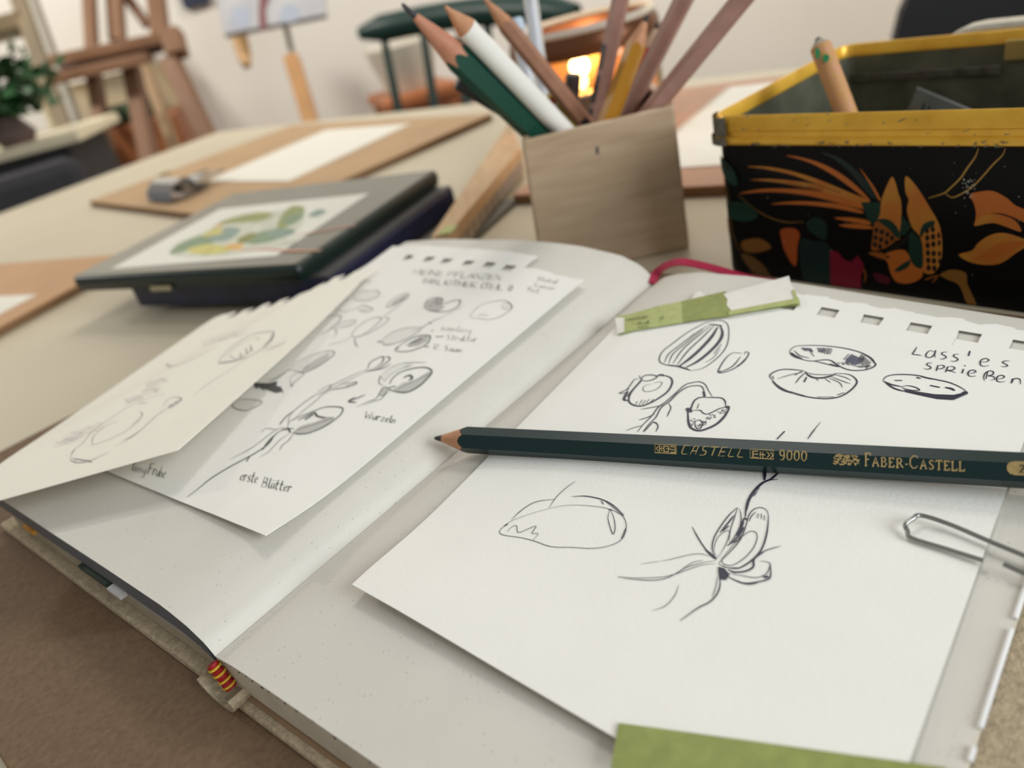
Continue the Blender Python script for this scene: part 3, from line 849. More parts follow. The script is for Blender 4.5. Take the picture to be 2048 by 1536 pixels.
D.strokes(lt, '''
3 1530,480 1600,400 1700,340 1780,320
4 1700,465 1580,540 1440,630 1320,720
5 1130,510 1180,520 1250,500 1340,460 1480,390
5 480,1160 500,1100 560,1050 640,960 740,890 860,810 960,760 1080,720 1130,715
8 480,1160 530,1180 620,1165 740,1110
6 780,1070 880,1020 980,940 1080,850 1180,790 1240,740 1160,740 1110,800
5 620,1060 700,1040 850,970 970,880
5 630,1060 640,1000 720,930 800,900
9 840,1030 900,1000 960,960
6 960,830 970,860 900,930
6 950,780 1000,770
8 490,1120 510,1090
5 1140,505 1160,530
''')
D.hatch(lt, (500, 1150), (610, 1165), (22, 12), 9, 5); D.hatch(lt, (1150, 790), (1230, 745), (14, 20), 7, 5)
for (x0, y0, x1, y1, n_) in [(990, 640, 1150, 590, 3), (970, 690, 1100, 655, 3), (850, 750, 980, 715, 3), (420, 1000, 720, 900, 4), (370, 1050, 560, 985, 3), (1380, 350, 1700, 270, 3), (1790, 410, 1950, 355, 2)]:
    for i in range(n_):
        o = 14*i; k = 12
        D.stroke(fa, [(x0+(x1-x0)*t/k, y0+(y1-y0)*t/k+o+random.uniform(-7, 7)) for t in range(k+1)], 5)
mk('pencil_drawing', dk, M_gral, sh_1, kind='stuff'); mk('pencil_light_lines', lt, mat('graphite_soft', (142, 138, 141), .6), sh_1, kind='stuff'); mk('faint_handwriting', fa, M_gravl, sh_1, label='faint mauve pencil notes', kind='stuff')

# ------------------------------------------------------------------ washi tape, clip
def strip(name, surf, px, m, parent=None, label=None, cat=None, lift=.0004, rough=False, na=8):
    # quadrilateral strip following the sheet, corners in photo pixels: a b along one side, c d back
    C_ = [surf.hit(*p) for p in px]
    def fn(a, b):
        jb = random.uniform(-.03, .03) if rough and (a < .001 or a > .999) else 0
        p = (1-b)*((1-a)*C_[0]+a*C_[1])+b*((1-a)*C_[3]+a*C_[2])+unit(C_[1]-C_[0])*jb*.02; return A3(p[0], p[1], surf.h(p[0], p[1])+lift)
    return mk(name, grid_mesh(fn, na, 3), m, parent, smooth=True, label=label, cat=cat, solid=.00015)
hT = HSurf(lambda x, y: max(hRS(x, y), pageR(*uvof(x, y))+.0008))
tp = thing('washi_tape', hT.hit(1400, 630), 'torn strip of green washi tape with white printed end holding the sheet corner', 'tape', 'washi tape strips')
strip('tape_band', hT, [(1236, 672), (1600, 612), (1590, 598), (1234, 636)], M_tape, tp, lift=.0004)
strip('doubled_tape', hT, [(1367, 648), (1462, 636), (1452, 586), (1364, 606)], M_tape2, tp, lift=.0008, label='darker doubled green tape')
strip('printed_tape', hT, [(1236, 672), (1367, 648), (1364, 606), (1234, 636)], M_tape, tp, lift=.0007)
strip('white_tape_end', hT, [(1236, 672), (1249, 668), (1249, 640), (1231, 640)], M_tapew, tp, lift=.0010)
strip('white_print', hT, [(1460, 626), (1592, 604), (1580, 556), (1450, 592)], M_tapew, tp, lift=.0009, rough=True, label='torn white printed part of the tape')
strip('green_border', hT, [(1458, 636), (1600, 612), (1598, 602), (1458, 628)], M_tape, tp, lift=.0012)
strip('torn_white_flap', hT, [(1382, 600), (1412, 594), (1400, 584), (1394, 586)], M_tapew, tp, lift=.0004)
strip('green_border', hT, [(1590, 606), (1600, 610), (1588, 584), (1584, 588)], M_tape, tp, lift=.0012)
D = Draw(HSurf(lambda x, y: hT.h(x, y)+.0007), 1200, 560, 4.6545, off=.0005); mb = MB()
for t, x0, y0, x1, y1, h in [('mnm', 440, 340, 240, 372, -26), ('rop', 455, 385, 270, 420, -34), ('-n', 455, 430, 350, 446, -26), ('r', 590, 350, 545, 356, -20)]:
    for s in lettering(t, x0, y0, x1, y1, h, 0): D.stroke(mb, s, 13, False)
D.stroke(mb, [(540, 300), (550, 298)], 12, False); D.stroke(mb, [(555, 396), (565, 394)], 12, False)
mk('tape_print', mb, mat('tape_print_ink', (62, 62, 48), .6), tp, kind='stuff', label='upside-down dark printed letters')
hTf = HSurf(lambda x, y: hRS(x, y))
strip('washi_tape', HSurf(lambda x, y: max(hRS(x, y), pageR(*uvof(x, y))+.001)), [(1222, 1540), (1960, 1640), (1890, 1538), (1238, 1449)], M_tape2, None, 'plain olive green washi tape across the near edge of the ink sheet', 'tape', lift=.0005, na=14)['group'] = 'washi tape strips'
zc = hRS(*SR.hit(1900, 1080)[:2])+.0009
def cz(x, y, dz=0): return pz(x, y, zc+dz)
outer = [cz(1966, 1121), cz(1890, 1097), cz(1823, 1076, .0002), cz(1815, 1062, .0006), cz(1811, 1049, .0012), cz(1826, 1037, .0016), cz(1843, 1031, .0014), cz(1900, 1049, .0008), cz(1980, 1083, .0004), cz(2048, 1111), cz(2110, 1140), cz(2130, 1160), cz(2120, 1172), cz(2060, 1152), cz(1990, 1120, .0011), cz(1930, 1090, .0011), cz(1850, 1052, .0011)]
mk('paper_clip', tube(catmull(outer[:10], 5)+[p for p in outer[10:13]]+catmull(outer[13:], 4)[1:4], .00052, 10), M_steel, smooth=True, label='bent steel paper clip lying on the edge of the ink sheet', cat='paper clip')

# ------------------------------------------------------------------ pencils
def pencil(name, tip, end, dia, cone, label, m_body, group=None, m_wood=M_pwood, m_lead=M_lead, hexa_=True, face=None, endcap=None, cap_len=.006, lead_len=.22, band=None, lead_r=.14, sharp=True):
    tip = np.array(tip, float); end = np.array(end, float); t = unit(end-tip); L = np.linalg.norm(end-tip)
    ref = face if face is not None else -ray(1024, 200); b = unit(ref-(ref@t)*t); a = np.cross(t, b)   # b: normal of one facet
    base = tip if tip[2] < end[2] else end
    root = thing(name, base, label, 'pencil', group)
    n = 24; rm_ = dia/2*(.9 if hexa_ else 1)
    def rad(q): return rm_/math.cos(((q+math.pi/6) % (math.pi/3))-math.pi/6) if hexa_ else rm_
    def ring(f): return [tip+t*x+(math.cos(q)*b+math.sin(q)*a)*r for q, (x, r) in [(2*math.pi*k/n, f(2*math.pi*k/n)) for k in range(n)]]
    k_ = cone/rm_
    def loft(rings, cap0, cap1):
        V = [p for r in rings for p in r]; F = []
        for i in range(len(rings)-1):
            for k in range(n): F.append((i*n+k, i*n+(k+1) % n, (i+1)*n+(k+1) % n, (i+1)*n+k))
        if cap0: F.append(tuple(range(n))[::-1])
        if cap1: F.append(tuple((len(rings)-1)*n+k for k in range(n)))
        return V, F
    bodyL = L-(cap_len if endcap else 0)
    if sharp:
        x0 = lambda q: rad(q)*k_
        mk('barrel', loft([ring(lambda q: (x0(q), rad(q))), ring(lambda q: (bodyL, rad(q)))], False, True), m_body, root)
        lr = dia*lead_r; mk('sharpened_wood', loft([ring(lambda q: (lr*k_, lr)), ring(lambda q: (x0(q), rad(q)))], False, False), m_wood, root, smooth=True)
        mk('lead', loft([ring(lambda q: (lr*k_*.18, lr*.28)), ring(lambda q: (lr*k_*.28, lr*.5)), ring(lambda q: (lr*k_*.5, lr*.66)), ring(lambda q: (lr*k_*1.02, lr))], True, False), m_lead, root, smooth=True)
    else:
        mk('barrel', loft([ring(lambda q: (0, rad(q)*.8)), ring(lambda q: (dia*.12, rad(q))), ring(lambda q: (bodyL, rad(q)))], True, True), m_body, root)
    if endcap: mk('end_cap', loft([ring(lambda q: (bodyL, rad(q)*1.01)), ring(lambda q: (L-.001, rad(q)*1.01)), ring(lambda q: (L, rad(q)*.7))], True, True), endcap, root)
    if band:
        for (s0, s1, mm, side) in band:
            c0 = tip+t*s0; hw_ = rm_*.52; ang = side*math.pi/3; nb_ = math.cos(ang)*b+math.sin(ang)*a; sd = np.cross(t, nb_)
            mk('printed_band', box(c0+nb_*(rm_-.0001)-sd*hw_, t*(s1-s0), sd*2*hw_, nb_*.00025), mm, root)
    root['_t'] = [float(x) for x in t]
    return root, tip, t, b, a, rm_

# main green pencil across the book
zpc = .0262
tipP = pz(866, 876, .0275); endP = pz(2048, 941, .0262); tdir = unit(endP-tipP)
endP = tipP+tdir*.178
DIA = .0078
side = np.cross(tdir, (0, 0, 1)); side = side if side@A3(0, -1, 0) > 0 else -side
upn = unit(np.cross(side, tdir)); upn = upn if upn[2] > 0 else -upn
fn_ = unit(upn*math.sin(math.radians(30))+side*math.cos(math.radians(30)))
pen, tip_, t_, b_, a_, rm_ = pencil('green_pencil', tipP, endP, DIA, .0105, 'dark green hexagonal pencil with gold lettering lying across the open book', M_pgreen, face=fn_, lead_r=.15, m_lead=M_lead)
fac = Plane(tipP+fn_*rm_, fn_)
D = Draw(fac, off=.00006); D.at(1280, 860, 2.6667); go = MB()
def prect(x0, y0, x1, y1, w_=6):
    D.stroke(go, [(x0, y0), (x1, y0+(x1-x0)*.055), (x1, y1+(x1-x0)*.055), (x0, y1), (x0, y0)], w_, False)
sl = .055
prect(80, 75, 195, 120); prect(588, 102, 712, 148)
D.strokes(go, '''
5 100,85 88,98 100,114
6 104,80 104,116
5 104,98 128,98
5 116,84 116,114
7 128,82 128,118
6 128,86 150,88
6 128,114 150,116
6 140,100 165,101
6 152,86 152,118
6 160,88 188,90
6 162,104 182,105
6 162,118 188,120
6 188,90 188,122
7 602,110 602,146
6 602,112 630,113
6 602,128 630,129
6 602,146 630,147
5 642,114 642,148
5 655,116 655,150
6 636,130 668,132
6 676,116 690,132 676,148
6 695,116 708,134 694,150
''')
def glyphs(lst, x0, y0, h, adv, wd, slant):
    x = x0
    for ch, hh, ad in lst:
        for part in SERIF[ch].split('|'):
            q = [(x+gx*ad*.82+slant*gy*hh, y0+(x-x0)*sl-gy*hh) for gx, gy in nums(part)]
            D.stroke(go, q, wd, False)
        x += ad
SERIF = {'F': '.2,0 .2,1|0,1 .9,1 .9,.8|.2,.52 .7,.52|.02,0 .4,0', 'A': '.1,0 .5,1 .9,0|.25,.35 .75,.35|0,0 .25,0|.75,0 1,0', 'B': '.2,0 .2,1|0,1 .6,1 .8,.78 .6,.54 .2,.54|.6,.54 .92,.3 .65,0 0,0', 'E': '.2,0 .2,1|0,1 .85,1 .85,.82|.2,.52 .65,.52|0,0 .9,0 .92,.2', 'R': '.2,0 .2,1|0,1 .6,1 .8,.76 .6,.5 .2,.5|.5,.5 .95,0 1.05,0|.02,0 .38,0',
         '-': '.2,.4 .8,.4', 'C': '.92,.78 .9,.95 .5,1 .15,.75 .1,.3 .4,0 .75,.02 .95,.2', 'S': '.8,.78 .78,.95 .45,1 .2,.82 .3,.6 .7,.42 .85,.2 .6,0 .2,.02 .15,.22', 'T': '.5,0 .5,1|.02,.8 .05,1 .95,1 .98,.8|.3,0 .7,0', 'L': '.2,0 .2,1|0,1 .4,1|0,0 .9,0 .92,.22',
         'c': '.95,1 .3,1 .12,.85 .05,.15 .2,0 .85,0', 'a': '.02,0 .25,.9 .4,1 .8,1 .7,0|.2,.42 .75,.42', 's': '1,1 .35,1 .25,.85 .25,.6 .4,.5 .75,.5 .8,.35 .75,.1 .6,0 .0,0', 't': '.0,1 1.05,1|.55,1 .45,0', 'e': '1,1 .25,1 .1,0 .9,0|.2,.5 .85,.5', 'l': '.3,1 .15,.1 .3,0 .95,0',
         '9': '.85,.6 .6,.42 .25,.5 .12,.75 .3,1 .65,1 .85,.8 .85,.3 .6,0 .2,.05', '0': '.5,0 .15,.2 .1,.7 .35,1 .65,1 .9,.75 .85,.25 .5,0', '2': '.15,.8 .4,1 .75,.95 .85,.7 .15,0 .9,0', 'b': '.2,0 .2,1 .6,1 .8,.78 .6,.54 .2,.54 .65,.54 .92,.3 .65,0 .2,0'}
glyphs([(c, 46, 49) for c in 'castell'], 218, 128, 46, 49, 6.5, .3)
glyphs([(c, 52, 39) for c in '9000'], 742, 160, 52, 39, 8, 0)
glyphs([('F', 66, 40), ('A', 48, 45), ('B', 48, 42), ('E', 48, 40), ('R', 48, 46), ('-', 48, 24), ('C', 66, 58), ('A', 48, 45), ('S', 48, 38), ('T', 48, 44), ('E', 48, 40), ('L', 48, 40), ('L', 48, 40)], 1198, 190, 48, 45, 7.5, 0)
# crest: two little jousting riders as a cluster of marks
for i in range(46):
    x = 1035+random.uniform(0, 60)+(0 if i % 2 else 68); y = 128+random.uniform(0, 52)+(x-1035)*.05; r = random.uniform(4, 11)
    D.stroke(go, [(x-r, y-r*.4), (x, y+r*.5), (x+r, y-r*.2)], 6)
D.strokes(go, '''
6 1030,150 1060,130 1090,140
7 1080,165 1100,135 1120,150
6 1125,180 1150,150 1168,182
7 1050,180 1062,155
''')
D.fill(go, '1955,195 1962,178 1975,170 2000,166 2140,170 2140,246 2000,240 1972,232 1958,215')
mk('gold_lettering', go, M_gold, pen, label='gold stamped words CASTELL 9000 and FABER-CASTELL', kind='stuff')
go2 = MB(); D.off = .00022
for part in ('2', 'b'):
    for s in [[(2022+(0 if part == '2' else 40)+gx*30, 226+(2 if part == '2' else 5)-gy*42) for gx, gy in nums(SERIF[part])]]: D.stroke(go2, s, 7, False)
mk('grade_mark', go2, M_pgreen, pen, label='pencil grade stamped in the gold field')

# ------------------------------------------------------------------ decorated tin
T0, T1 = pz(1447, 545), pz(2048, 630)
tf = unit((T1-T0)*A3(1, 1, 0)); tbk = A3(-tf[1], tf[0], 0); tbk = tbk if tbk[1] > 0 else -tbk
TL, TW, TH = .235, .119, .0715
tin = thing('decorated_tin', T0+tf*.1+tbk*.06, 'old black lacquered tin with gold rim and bird and flower decoration', 'tin')
def rrect(ins, r, n=5, ext=0.):
    r = max(r, .0008); x0, x1, y0, y1 = ins, TL-ins, ins, TW-ins; out = []
    for cx, cy, a0 in [(x0+r, y0+r, math.pi), (x1-r, y0+r, 1.5*math.pi), (x1-r, y1-r, 0), (x0+r, y1-r, .5*math.pi)]:
        for k in range(n+1):
            q = a0+.5*math.pi*k/n; p = T0+tf*(cx+r*math.cos(q))+tbk*(cy+r*math.sin(q)); out.append(p)
    return out
def stack(levels, cap0=False, cap1=False):   # levels: (inset, radius, z)
    V = []; F = []; n = None
    for ins, r, z in levels:
        rg = rrect(ins, r); n = len(rg); V += [A3(p[0], p[1], z) for p in rg]
    for i in range(len(levels)-1):
        for k in range(n): F.append((i*n+k, i*n+(k+1) % n, (i+1)*n+(k+1) % n, (i+1)*n+k))
    if cap0: F.append(tuple(range(n))[::-1])
    if cap1: F.append(tuple((len(levels)-1)*n+k for k in range(n)))
    return V, F
M_lacq = mat('black_lacquer', (14, 14, 15), .4, spec=.12)
M_tingold = mat('gold_tin_rim', (244, 194, 74), .3, metal=.3, c2=(216, 162, 50), vs=70, bump=.1)
M_tingrey = mat('worn_tin', (128, 126, 118), .4, metal=.8, c2=(96, 94, 84), vs=200)
M_tinin = mat('tin_inside', (116, 116, 98), .36, metal=.3, c2=(84, 86, 72), vs=60)
mk('tin_body', stack([(.0016, .006, 0), (.0010, .007, .002), (.0010, .007, .060)], cap0=True), M_lacq, tin)
mk('tin_inside', stack([(.0018, .006, .066), (.0018, .006, .003)], cap1=True), M_tinin, tin)
for i in range(1):
    mk('gold_rim', stack([(.0010, .0074, .0592), (-.0010, .0082, .0600), (-.0013, .0085, .0612), (-.0009, .0082, .0624), (.0001, .0075, .0630), (.0001, .0075, .0650), (-.0003, .0078, .0655), (-.0001, .0076, .0706), (.0006, .007, .0715), (.0012, .0066, .0714), (.0018, .006, .0706), (.0018, .006, .0655)]), M_tingold, tin, smooth=True, label='worn gold rim')
# silver worn corner on the rim
def rimcorner(z0, z1, o):
    r = .0082; V = []; F = []; n = 8
    for z in (z0, z1):
        for k in range(n+1):
            q = math.pi*(.93+.62*k/n); p = T0+tf*(.0075+(r+o)*math.cos(q)-.0002)+tbk*(.0075+(r+o)*math.sin(q)-.0002); V.append(A3(p[0], p[1], z))
    for k in range(n): F.append((k, k+1, n+2+k, n+1+k))
    return V, F
mk('bare_corner', rimcorner(.0634, .0712, .0006), M_tingrey, tin, smooth=True, label='bare silver corner where the gold has worn off')
mk('bare_corner', rimcorner(.0598, .0632, .0016), M_tingrey, tin, smooth=True)
# scratches showing bare metal on the gold rim
sc_ = MB(); rs = random.Random(3); fr = Plane(T0+A3(0, 0, .06)-tbk*.0015, -tbk)
Dz = Draw(fr, off=.00015)
for k in range(46):
    x = rs.uniform(1480, 2040); y = 292-rs.uniform(0, 8) if k % 3 else rs.uniform(228, 270)
    Dz.stroke(sc_, [(x, y), (x+rs.uniform(-5, 7), y+rs.uniform(-4, 4)), (x+rs.uniform(2, 12), y+rs.uniform(-5, 3))], rs.uniform(1, 2.4))
mk('rim_scratches', sc_, M_tingrey, tin, kind='stuff')
# inner gold hinge strip on the back wall
iq = T0+tbk*(TW-.0022)
mk('hinge_strip', box(iq+tf*.073+A3(0, 0, .0592), tf*.12, -tbk*.0014, A3(0, 0, .0085)), mat('hinge_gold', (206, 182, 116), .3, metal=.7), tin, bevel=.0005)
mk('inner_bead', box(iq+tf*.006+A3(0, 0, .0535), tf*.066, -tbk*.001, A3(0, 0, .004)), M_tingrey, tin, bevel=.0004)
# lid hanging open behind the back wall, its rounded corner showing above the rim
LV = []; LF = []
def lidp_(x, z, y): return T0+tf*(.036+x)+tbk*(TW+.003+y)+A3(0, 0, .001+z)
for y, ins in ((0, .0015), (.0012, 0), (.012, 0), (.0135, .002)):
    for cx, cy, a0 in [(.024, .024, math.pi), (.155, .024, 1.5*math.pi), (.155, .0485, 0), (.024, .0485, .5*math.pi)]:
        for k in range(7):
            q = a0+.5*math.pi*k/6; r = .024-ins; LV.append(lidp_(cx+r*math.cos(q), cy+r*math.sin(q), y))
n = 28
for i in range(3):
    for k in range(n): LF.append((i*n+k, i*n+(k+1) % n, (i+1)*n+(k+1) % n, (i+1)*n+k))
LF += [tuple(range(n))[::-1], tuple(3*n+k for k in range(n))]
mk('tin_lid', (LV, LF), mat('bare_tin_lid', (196, 194, 184), .35, metal=.35, c2=(170, 168, 156), vs=160), tin, smooth=True, label='bare silver lid hanging open behind the tin')
# painted decoration on the front
art = Plane(T0+tbk*.001, -tbk)
class TinFace(Plane):
    def hit(s, x, y):
        P = Plane.hit(s, x, y); P[2] = max(P[2], .0008); f = (P-T0)@tf; r = .007
        if f < r+.001:              # wrap round the corner of the tin
            a = min(1.4, (r+.001-f)/r); q = T0+tf*(.001+r-r*math.sin(a))+tbk*(.001+r-r*math.cos(a)); return A3(q[0], q[1], P[2])
        return P
    def nor(s, P):
        f = (P-T0)@tf; b = (P-T0)@tbk
        if f < .0079: v = tf*(f-.008)+tbk*(b-.008); return unit(v)
        return s.n
art = TinFace(T0+tbk*.001, -tbk)
D = Draw(art, 1398, 250, 3.1477, off=.00006)
def paint(nm, c, text, sm=True, w_=None, c2=None):
  for ln in text.strip().splitlines():
    mb = MB()
    if w_ is None: D.fill(mb, ln, sm)
    else: D.strokes(mb, ln)
    mk(nm, mb, mat('paint_'+'_'.join(map(str, c)), c, .4, spec=.3, c2=c2, vs=90), tin)
cO, cY, cG, cR, cB = (188, 104, 40), (190, 138, 52), (14, 52, 40), (120, 16, 44), (14, 14, 16)
cYd = (150, 84, 30)
paint('green_feather', (22, 40, 36), '760,170 860,220 960,310 1060,430 1105,465 1130,440 1050,340 950,250 860,195')
paint('orange_feather', cO, '545,192 650,205 780,245 900,310 1000,390 1075,470 1060,470 950,390 820,300 680,230')
paint('gold_feather', cY, '300,262 420,262 560,285 700,325 820,370 950,425 1070,475 1040,500 900,455 780,390 600,318 420,277', c2=cO)
paint('gold_feather', cY, '320,345 450,340 600,352 760,378 900,425 1050,490 1040,520 900,475 760,412 600,382 450,356', c2=cO)
paint('orange_feather', cO, '250,432 380,405 520,400 680,408 850,435 1000,490 1040,530 880,492 700,447 520,424 380,422')
paint('orange_feather', cO, '450,498 600,480 760,485 900,500 1025,540 1020,555 880,528 720,507 580,499')
paint('orange_feather', cO, '850,585 950,582 1060,600 1075,628 950,608'); paint('orange_feather', cO, '880,630 980,622 1080,636 1085,654 960,648')
paint('orange_feather', cO, '1010,268 1060,330 1110,400 1145,470 1130,470 1080,380')
mb = MB()
for k in range(24):
    t = k/23; D.stroke(mb, [(360+520*t, 284+130*t**1.35), (366+520*t, 296+130*t**1.35)], 8, False)
    D.stroke(mb, [(330+500*t, 426+50*t*t), (334+500*t, 440+50*t*t)], 8, False)
    D.stroke(mb, [(380+400*t, 354+45*t*t), (384+400*t, 366+45*t*t)], 7, False)
mk('feather_notches', mb, mat('paint_black', cB, .4), tin, kind='stuff')
paint('green_rump', cG, '1020,485 1140,485 1150,560 1110,640 1060,590', False)
paint('gold_wing', cY, '1140,560 1150,470 1180,390 1215,325 1240,370 1255,430 1275,500 1270,690 1240,720 1200,640 1130,600', c2=(168, 112, 40))
paint('brown_wing_base', cYd, '1110,610 1180,620 1240,680 1250,715 1180,770 1090,790 1095,700')
paint('green_wing_bar', cG, '1125,600 1180,590 1240,630 1265,690 1250,715 1190,650')
paint('green_shoulder', cG, '1272,560 1335,640 1300,690 1260,695 1272,620', False)
paint('gold_wing', cY, '1300,325 1340,350 1400,430 1460,530 1510,620 1530,720 1525,850 1480,930 1420,930 1405,880 1410,780 1390,700 1340,640 1310,540 1320,470 1300,420', c2=(168, 112, 40))
paint('green_wing_bar', cG, '1390,690 1412,625 1475,600 1482,630 1430,660 1402,705')
mb = MB()
for r in range(6):
    for c in range(3):
        x = 1436+c*36+r*2-(c == 2 and r < 1)*10; y = 664+r*47+c*(-8 if r < 3 else 3); k = 1 if c < 2 else .7
        if (r == 5 and c == 2) or (r == 0 and c == 2): continue
        D.fill(mb, ' '.join('%.0f,%.0f' % (x+15*k*math.cos(q), y+20*math.sin(q)) for q in np.linspace(0, 6.283, 10)[:-1]))
for x, y in [(1118, 662), (1152, 672), (1186, 688), (1216, 712), (1112, 708), (1146, 722), (1182, 738), (1108, 752), (1140, 766)]:
    D.fill(mb, ' '.join('%.0f,%.0f' % (x+14*math.cos(q), y+18*math.sin(q)) for q in np.linspace(0, 6.283, 10)[:-1]))
mk('dark_wing_cells', mb, mat('paint_black', cB, .4), tin, kind='stuff')
mb = MB()
for q in ['4 1215,345 1205,450 1190,560', '4 1235,400 1235,500 1225,600', '4 1330,380 1380,480 1410,600', '4 1325,420 1360,520 1385,630', '4 1370,430 1420,520 1450,590', '4 1180,430 1172,520 1165,590']: D.strokes(mb, q)
mk('wing_lines', mb, mat('paint_150_84_30', cYd, .4), tin, kind='stuff')
paint('black_crest', cB, '1160,790 1240,750 1330,680 1325,720 1240,800')
paint('orange_breast', cO, '1165,820 1230,790 1300,790 1340,850 1405,900 1400,960 1330,995 1250,990 1210,940 1190,870', c2=cYd)
paint('green_back', cG, '1330,670 1390,720 1410,800 1405,900 1350,880 1320,800'); paint('green_neck', cG, '1230,920 1270,880 1330,850 1320,890 1270,920')
paint('beak', cYd, '1065,805 1150,803 1185,828 1160,845'); paint('eye', cB, '1178,828 1190,820 1202,830 1190,840')
paint('orange_leaf', cO, '1705,440 1760,420 1850,415 1940,460 2000,510 2120,560 2120,640 1980,580 1900,555 1830,560 1760,600 1735,635 1745,560 1730,490')
paint('gold_leaf', cY, '1735,635 1760,590 1830,560 1900,565 1990,600 2030,670 1960,650 1850,615')
paint('gold_leaf', cY, '1635,815 1720,790 1760,740 1840,690 1930,680 2045,715 2090,740 1990,810 1900,870 1800,880 1700,860', c2=cO)
paint('orange_leaf', cO, '1720,850 1800,800 1900,740 2060,735 1960,800 1850,840')
paint('leaf_vein', cB, '''
12 1810,812 1880,770 1960,745 2060,738
12 1845,550 1920,560 1990,600 2060,660
''', w_=1)
paint('gold_tendril', (170, 130, 56), '''
11 1760,145 1740,200 1690,270 1650,330 1590,390 1540,430 1445,460
10 1930,145 1910,190 1850,250 1780,330 1720,390 1640,440 1590,455 1550,430
4 245,440 330,510 420,570 540,610 660,610
4 150,350 180,470 200,650 260,800
''', w_=1)
D.off = .0009
paint('green_leaf', cG, '110,200 160,215 220,270 250,340 240,380 180,340 125,270'); paint('green_leaf', cG, '185,490 300,485 380,560 330,600 220,590')
D.off = .0004
paint('orange_bud', cYd, '110,320 135,325 150,370 135,440 112,450'); paint('orange_bud', cYd, '135,600 175,600 185,650 165,720 140,710')
D.off = .00006
paint('brown_leaf', (128, 84, 34), '265,740 330,715 400,720 455,770 380,800 290,795'); paint('brown_leaf', (104, 72, 34), '265,810 340,830 420,900 470,1010 400,990 310,890')
paint('orange_flower', (166, 78, 32), '515,660 600,650 635,690 620,760 615,870 590,880 540,790 525,740')
paint('green_flower', (12, 46, 38), '680,610 740,580 800,620 800,720 740,700 690,660'); paint('green_flower', (10, 38, 36), '640,720 720,730 820,760 840,1040 700,1040 640,900')
paint('crimson_flower', cR, '825,790 870,795 920,850 960,860 1000,820 1040,880 1020,960 1020,1070 830,1060', False); paint('crimson_petal', (84, 16, 34), '1100,930 1200,960 1190,1000 1120,980')
paint('gold_branch', (138, 96, 40), '1520,940 1590,910 1680,930 1690,1000 1750,1140 1690,1130 1640,1010 1560,970')
paint('claw', cYd, '''
10 1420,975 1460,960 1520,945
8 1470,990 1500,960
8 1040,990 1050,940 1020,880
''', w_=1)
mb = MB()
for k in range(60):
    x, y = (rs.uniform(1660, 1740), rs.uniform(340, 460)) if k < 34 else (rs.uniform(200, 2040), rs.uniform(160, 1000)); r = rs.uniform(1.5, 6 if k < 34 else 3.5)
    D.fill(mb, ' '.join('%.1f,%.1f' % (x+r*math.cos(q)*rs.uniform(.6, 1.2), y+r*math.sin(q)*rs.uniform(.6, 1.2)) for q in np.linspace(0, 6.283, 7)[:-1]))
mk('paint_chips', mb, mat('chip_grey', (196, 196, 188), .5), tin, kind='stuff')

# things lying in the tin
def tl(f, b, z): return T0+tf*f+tbk*b+A3(0, 0, z)
pw = thing('flat_pencil_case', tl(.06, .06, .004), 'dark green ribbed flat case tilted inside the decorated tin', 'case')
fa_, fb_, fc_ = tl(.045, .095, .056), tl(.105, .045, .050), tl(.040, .052, .010)
dn = unit(fc_-fa_); ln = fb_-fa_; wv_ = dn*.05; th = unit(np.cross(ln, wv_))*.006
mk('case_body', box(fa_, ln, wv_, th), mat('case_green', (14, 34, 34), .35), pw, bevel=.001)
s_th = -1 if th@ray(1700, 170) > 0 else 1
for k in range(14):
    o = fa_+ln*(.12+.055*k)+(th if s_th > 0 else 0*th); mk('rib', box(o+wv_*.12, ln*.025, wv_*.76, unit(th)*.0006*s_th), mat('case_rib', (34, 46, 46), .4), pw)
mk('black_ruler', box(tl(.015, .018, .0595), tl(.085, .006, .0605)-tl(.015, .018, .0595), tbk*.016, A3(0, 0, -.004)), mat('black_plastic', (18, 19, 24), .4), label='flat black plastic strip lying just under the gold tin rim', cat='ruler', bevel=.0006)
pt = bp(1634, 74, .315); pe0 = bp(1692, 226, .312); pd_ = unit(pe0-pt)
pencil('speckled_pencil', pt, pt+pd_*.085, .0086, .0045, 'short pink speckled pencil with green spots standing in the decorated tin', mat('pink_glitter', (206, 148, 122), .45, c2=(196, 150, 70), vs=420), hexa_=False, m_wood=mat('grey_wood', (150, 140, 122), .6), lead_r=.2)
sp_ = bpy.data.objects['speckled_pencil']; Dq = Draw(Plane(bp(1655, 120, .3095), -ray(1655, 120)), off=0)
for ln in ('1630,100 1636,96 1640,104 1638,116 1633,118', '1646,112 1652,108 1659,114 1654,124 1647,122'): mb = MB(); Dq.fill(mb, ln, True); mk('green_spot', mb, mat('spot_green', (40, 140, 86), .4), sp_, solid=.002)

# ------------------------------------------------------------------ wooden pencil cup
c0, c1 = pz(1085, 559), pz(1380, 497); cf = unit(c1-c0); cb = A3(-cf[1], cf[0], 0); cb = cb if cb[1] > 0 else -cb
cpl = Plane(c0, -cb); ct0, ct1 = cpl.hit(1043, 279), cpl.hit(1349, 213)
CD = .078
M_cup = mat('birch_wood', (198, 174, 144), .55, c2=(178, 152, 122), vs=26, stretch=(1, 1, 7, 0, 0, 0), bump=.08)
cup = thing('pencil_cup', (c0+c1)/2+cb*CD/2, 'square pale wooden pencil cup full of pencils', 'pencil cup')
zT = (ct0[2]+ct1[2])/2
b0, b1, t0, t1 = c0, c1, A3(ct0[0], ct0[1], zT), A3(ct1[0], ct1[1], zT)
wl = .0036
mk('front_panel', hexa([b0, b1, b1+cb*wl, b0+cb*wl], [t0, t1, t1+cb*wl, t0+cb*wl]), M_cup, cup, bevel=.0014)
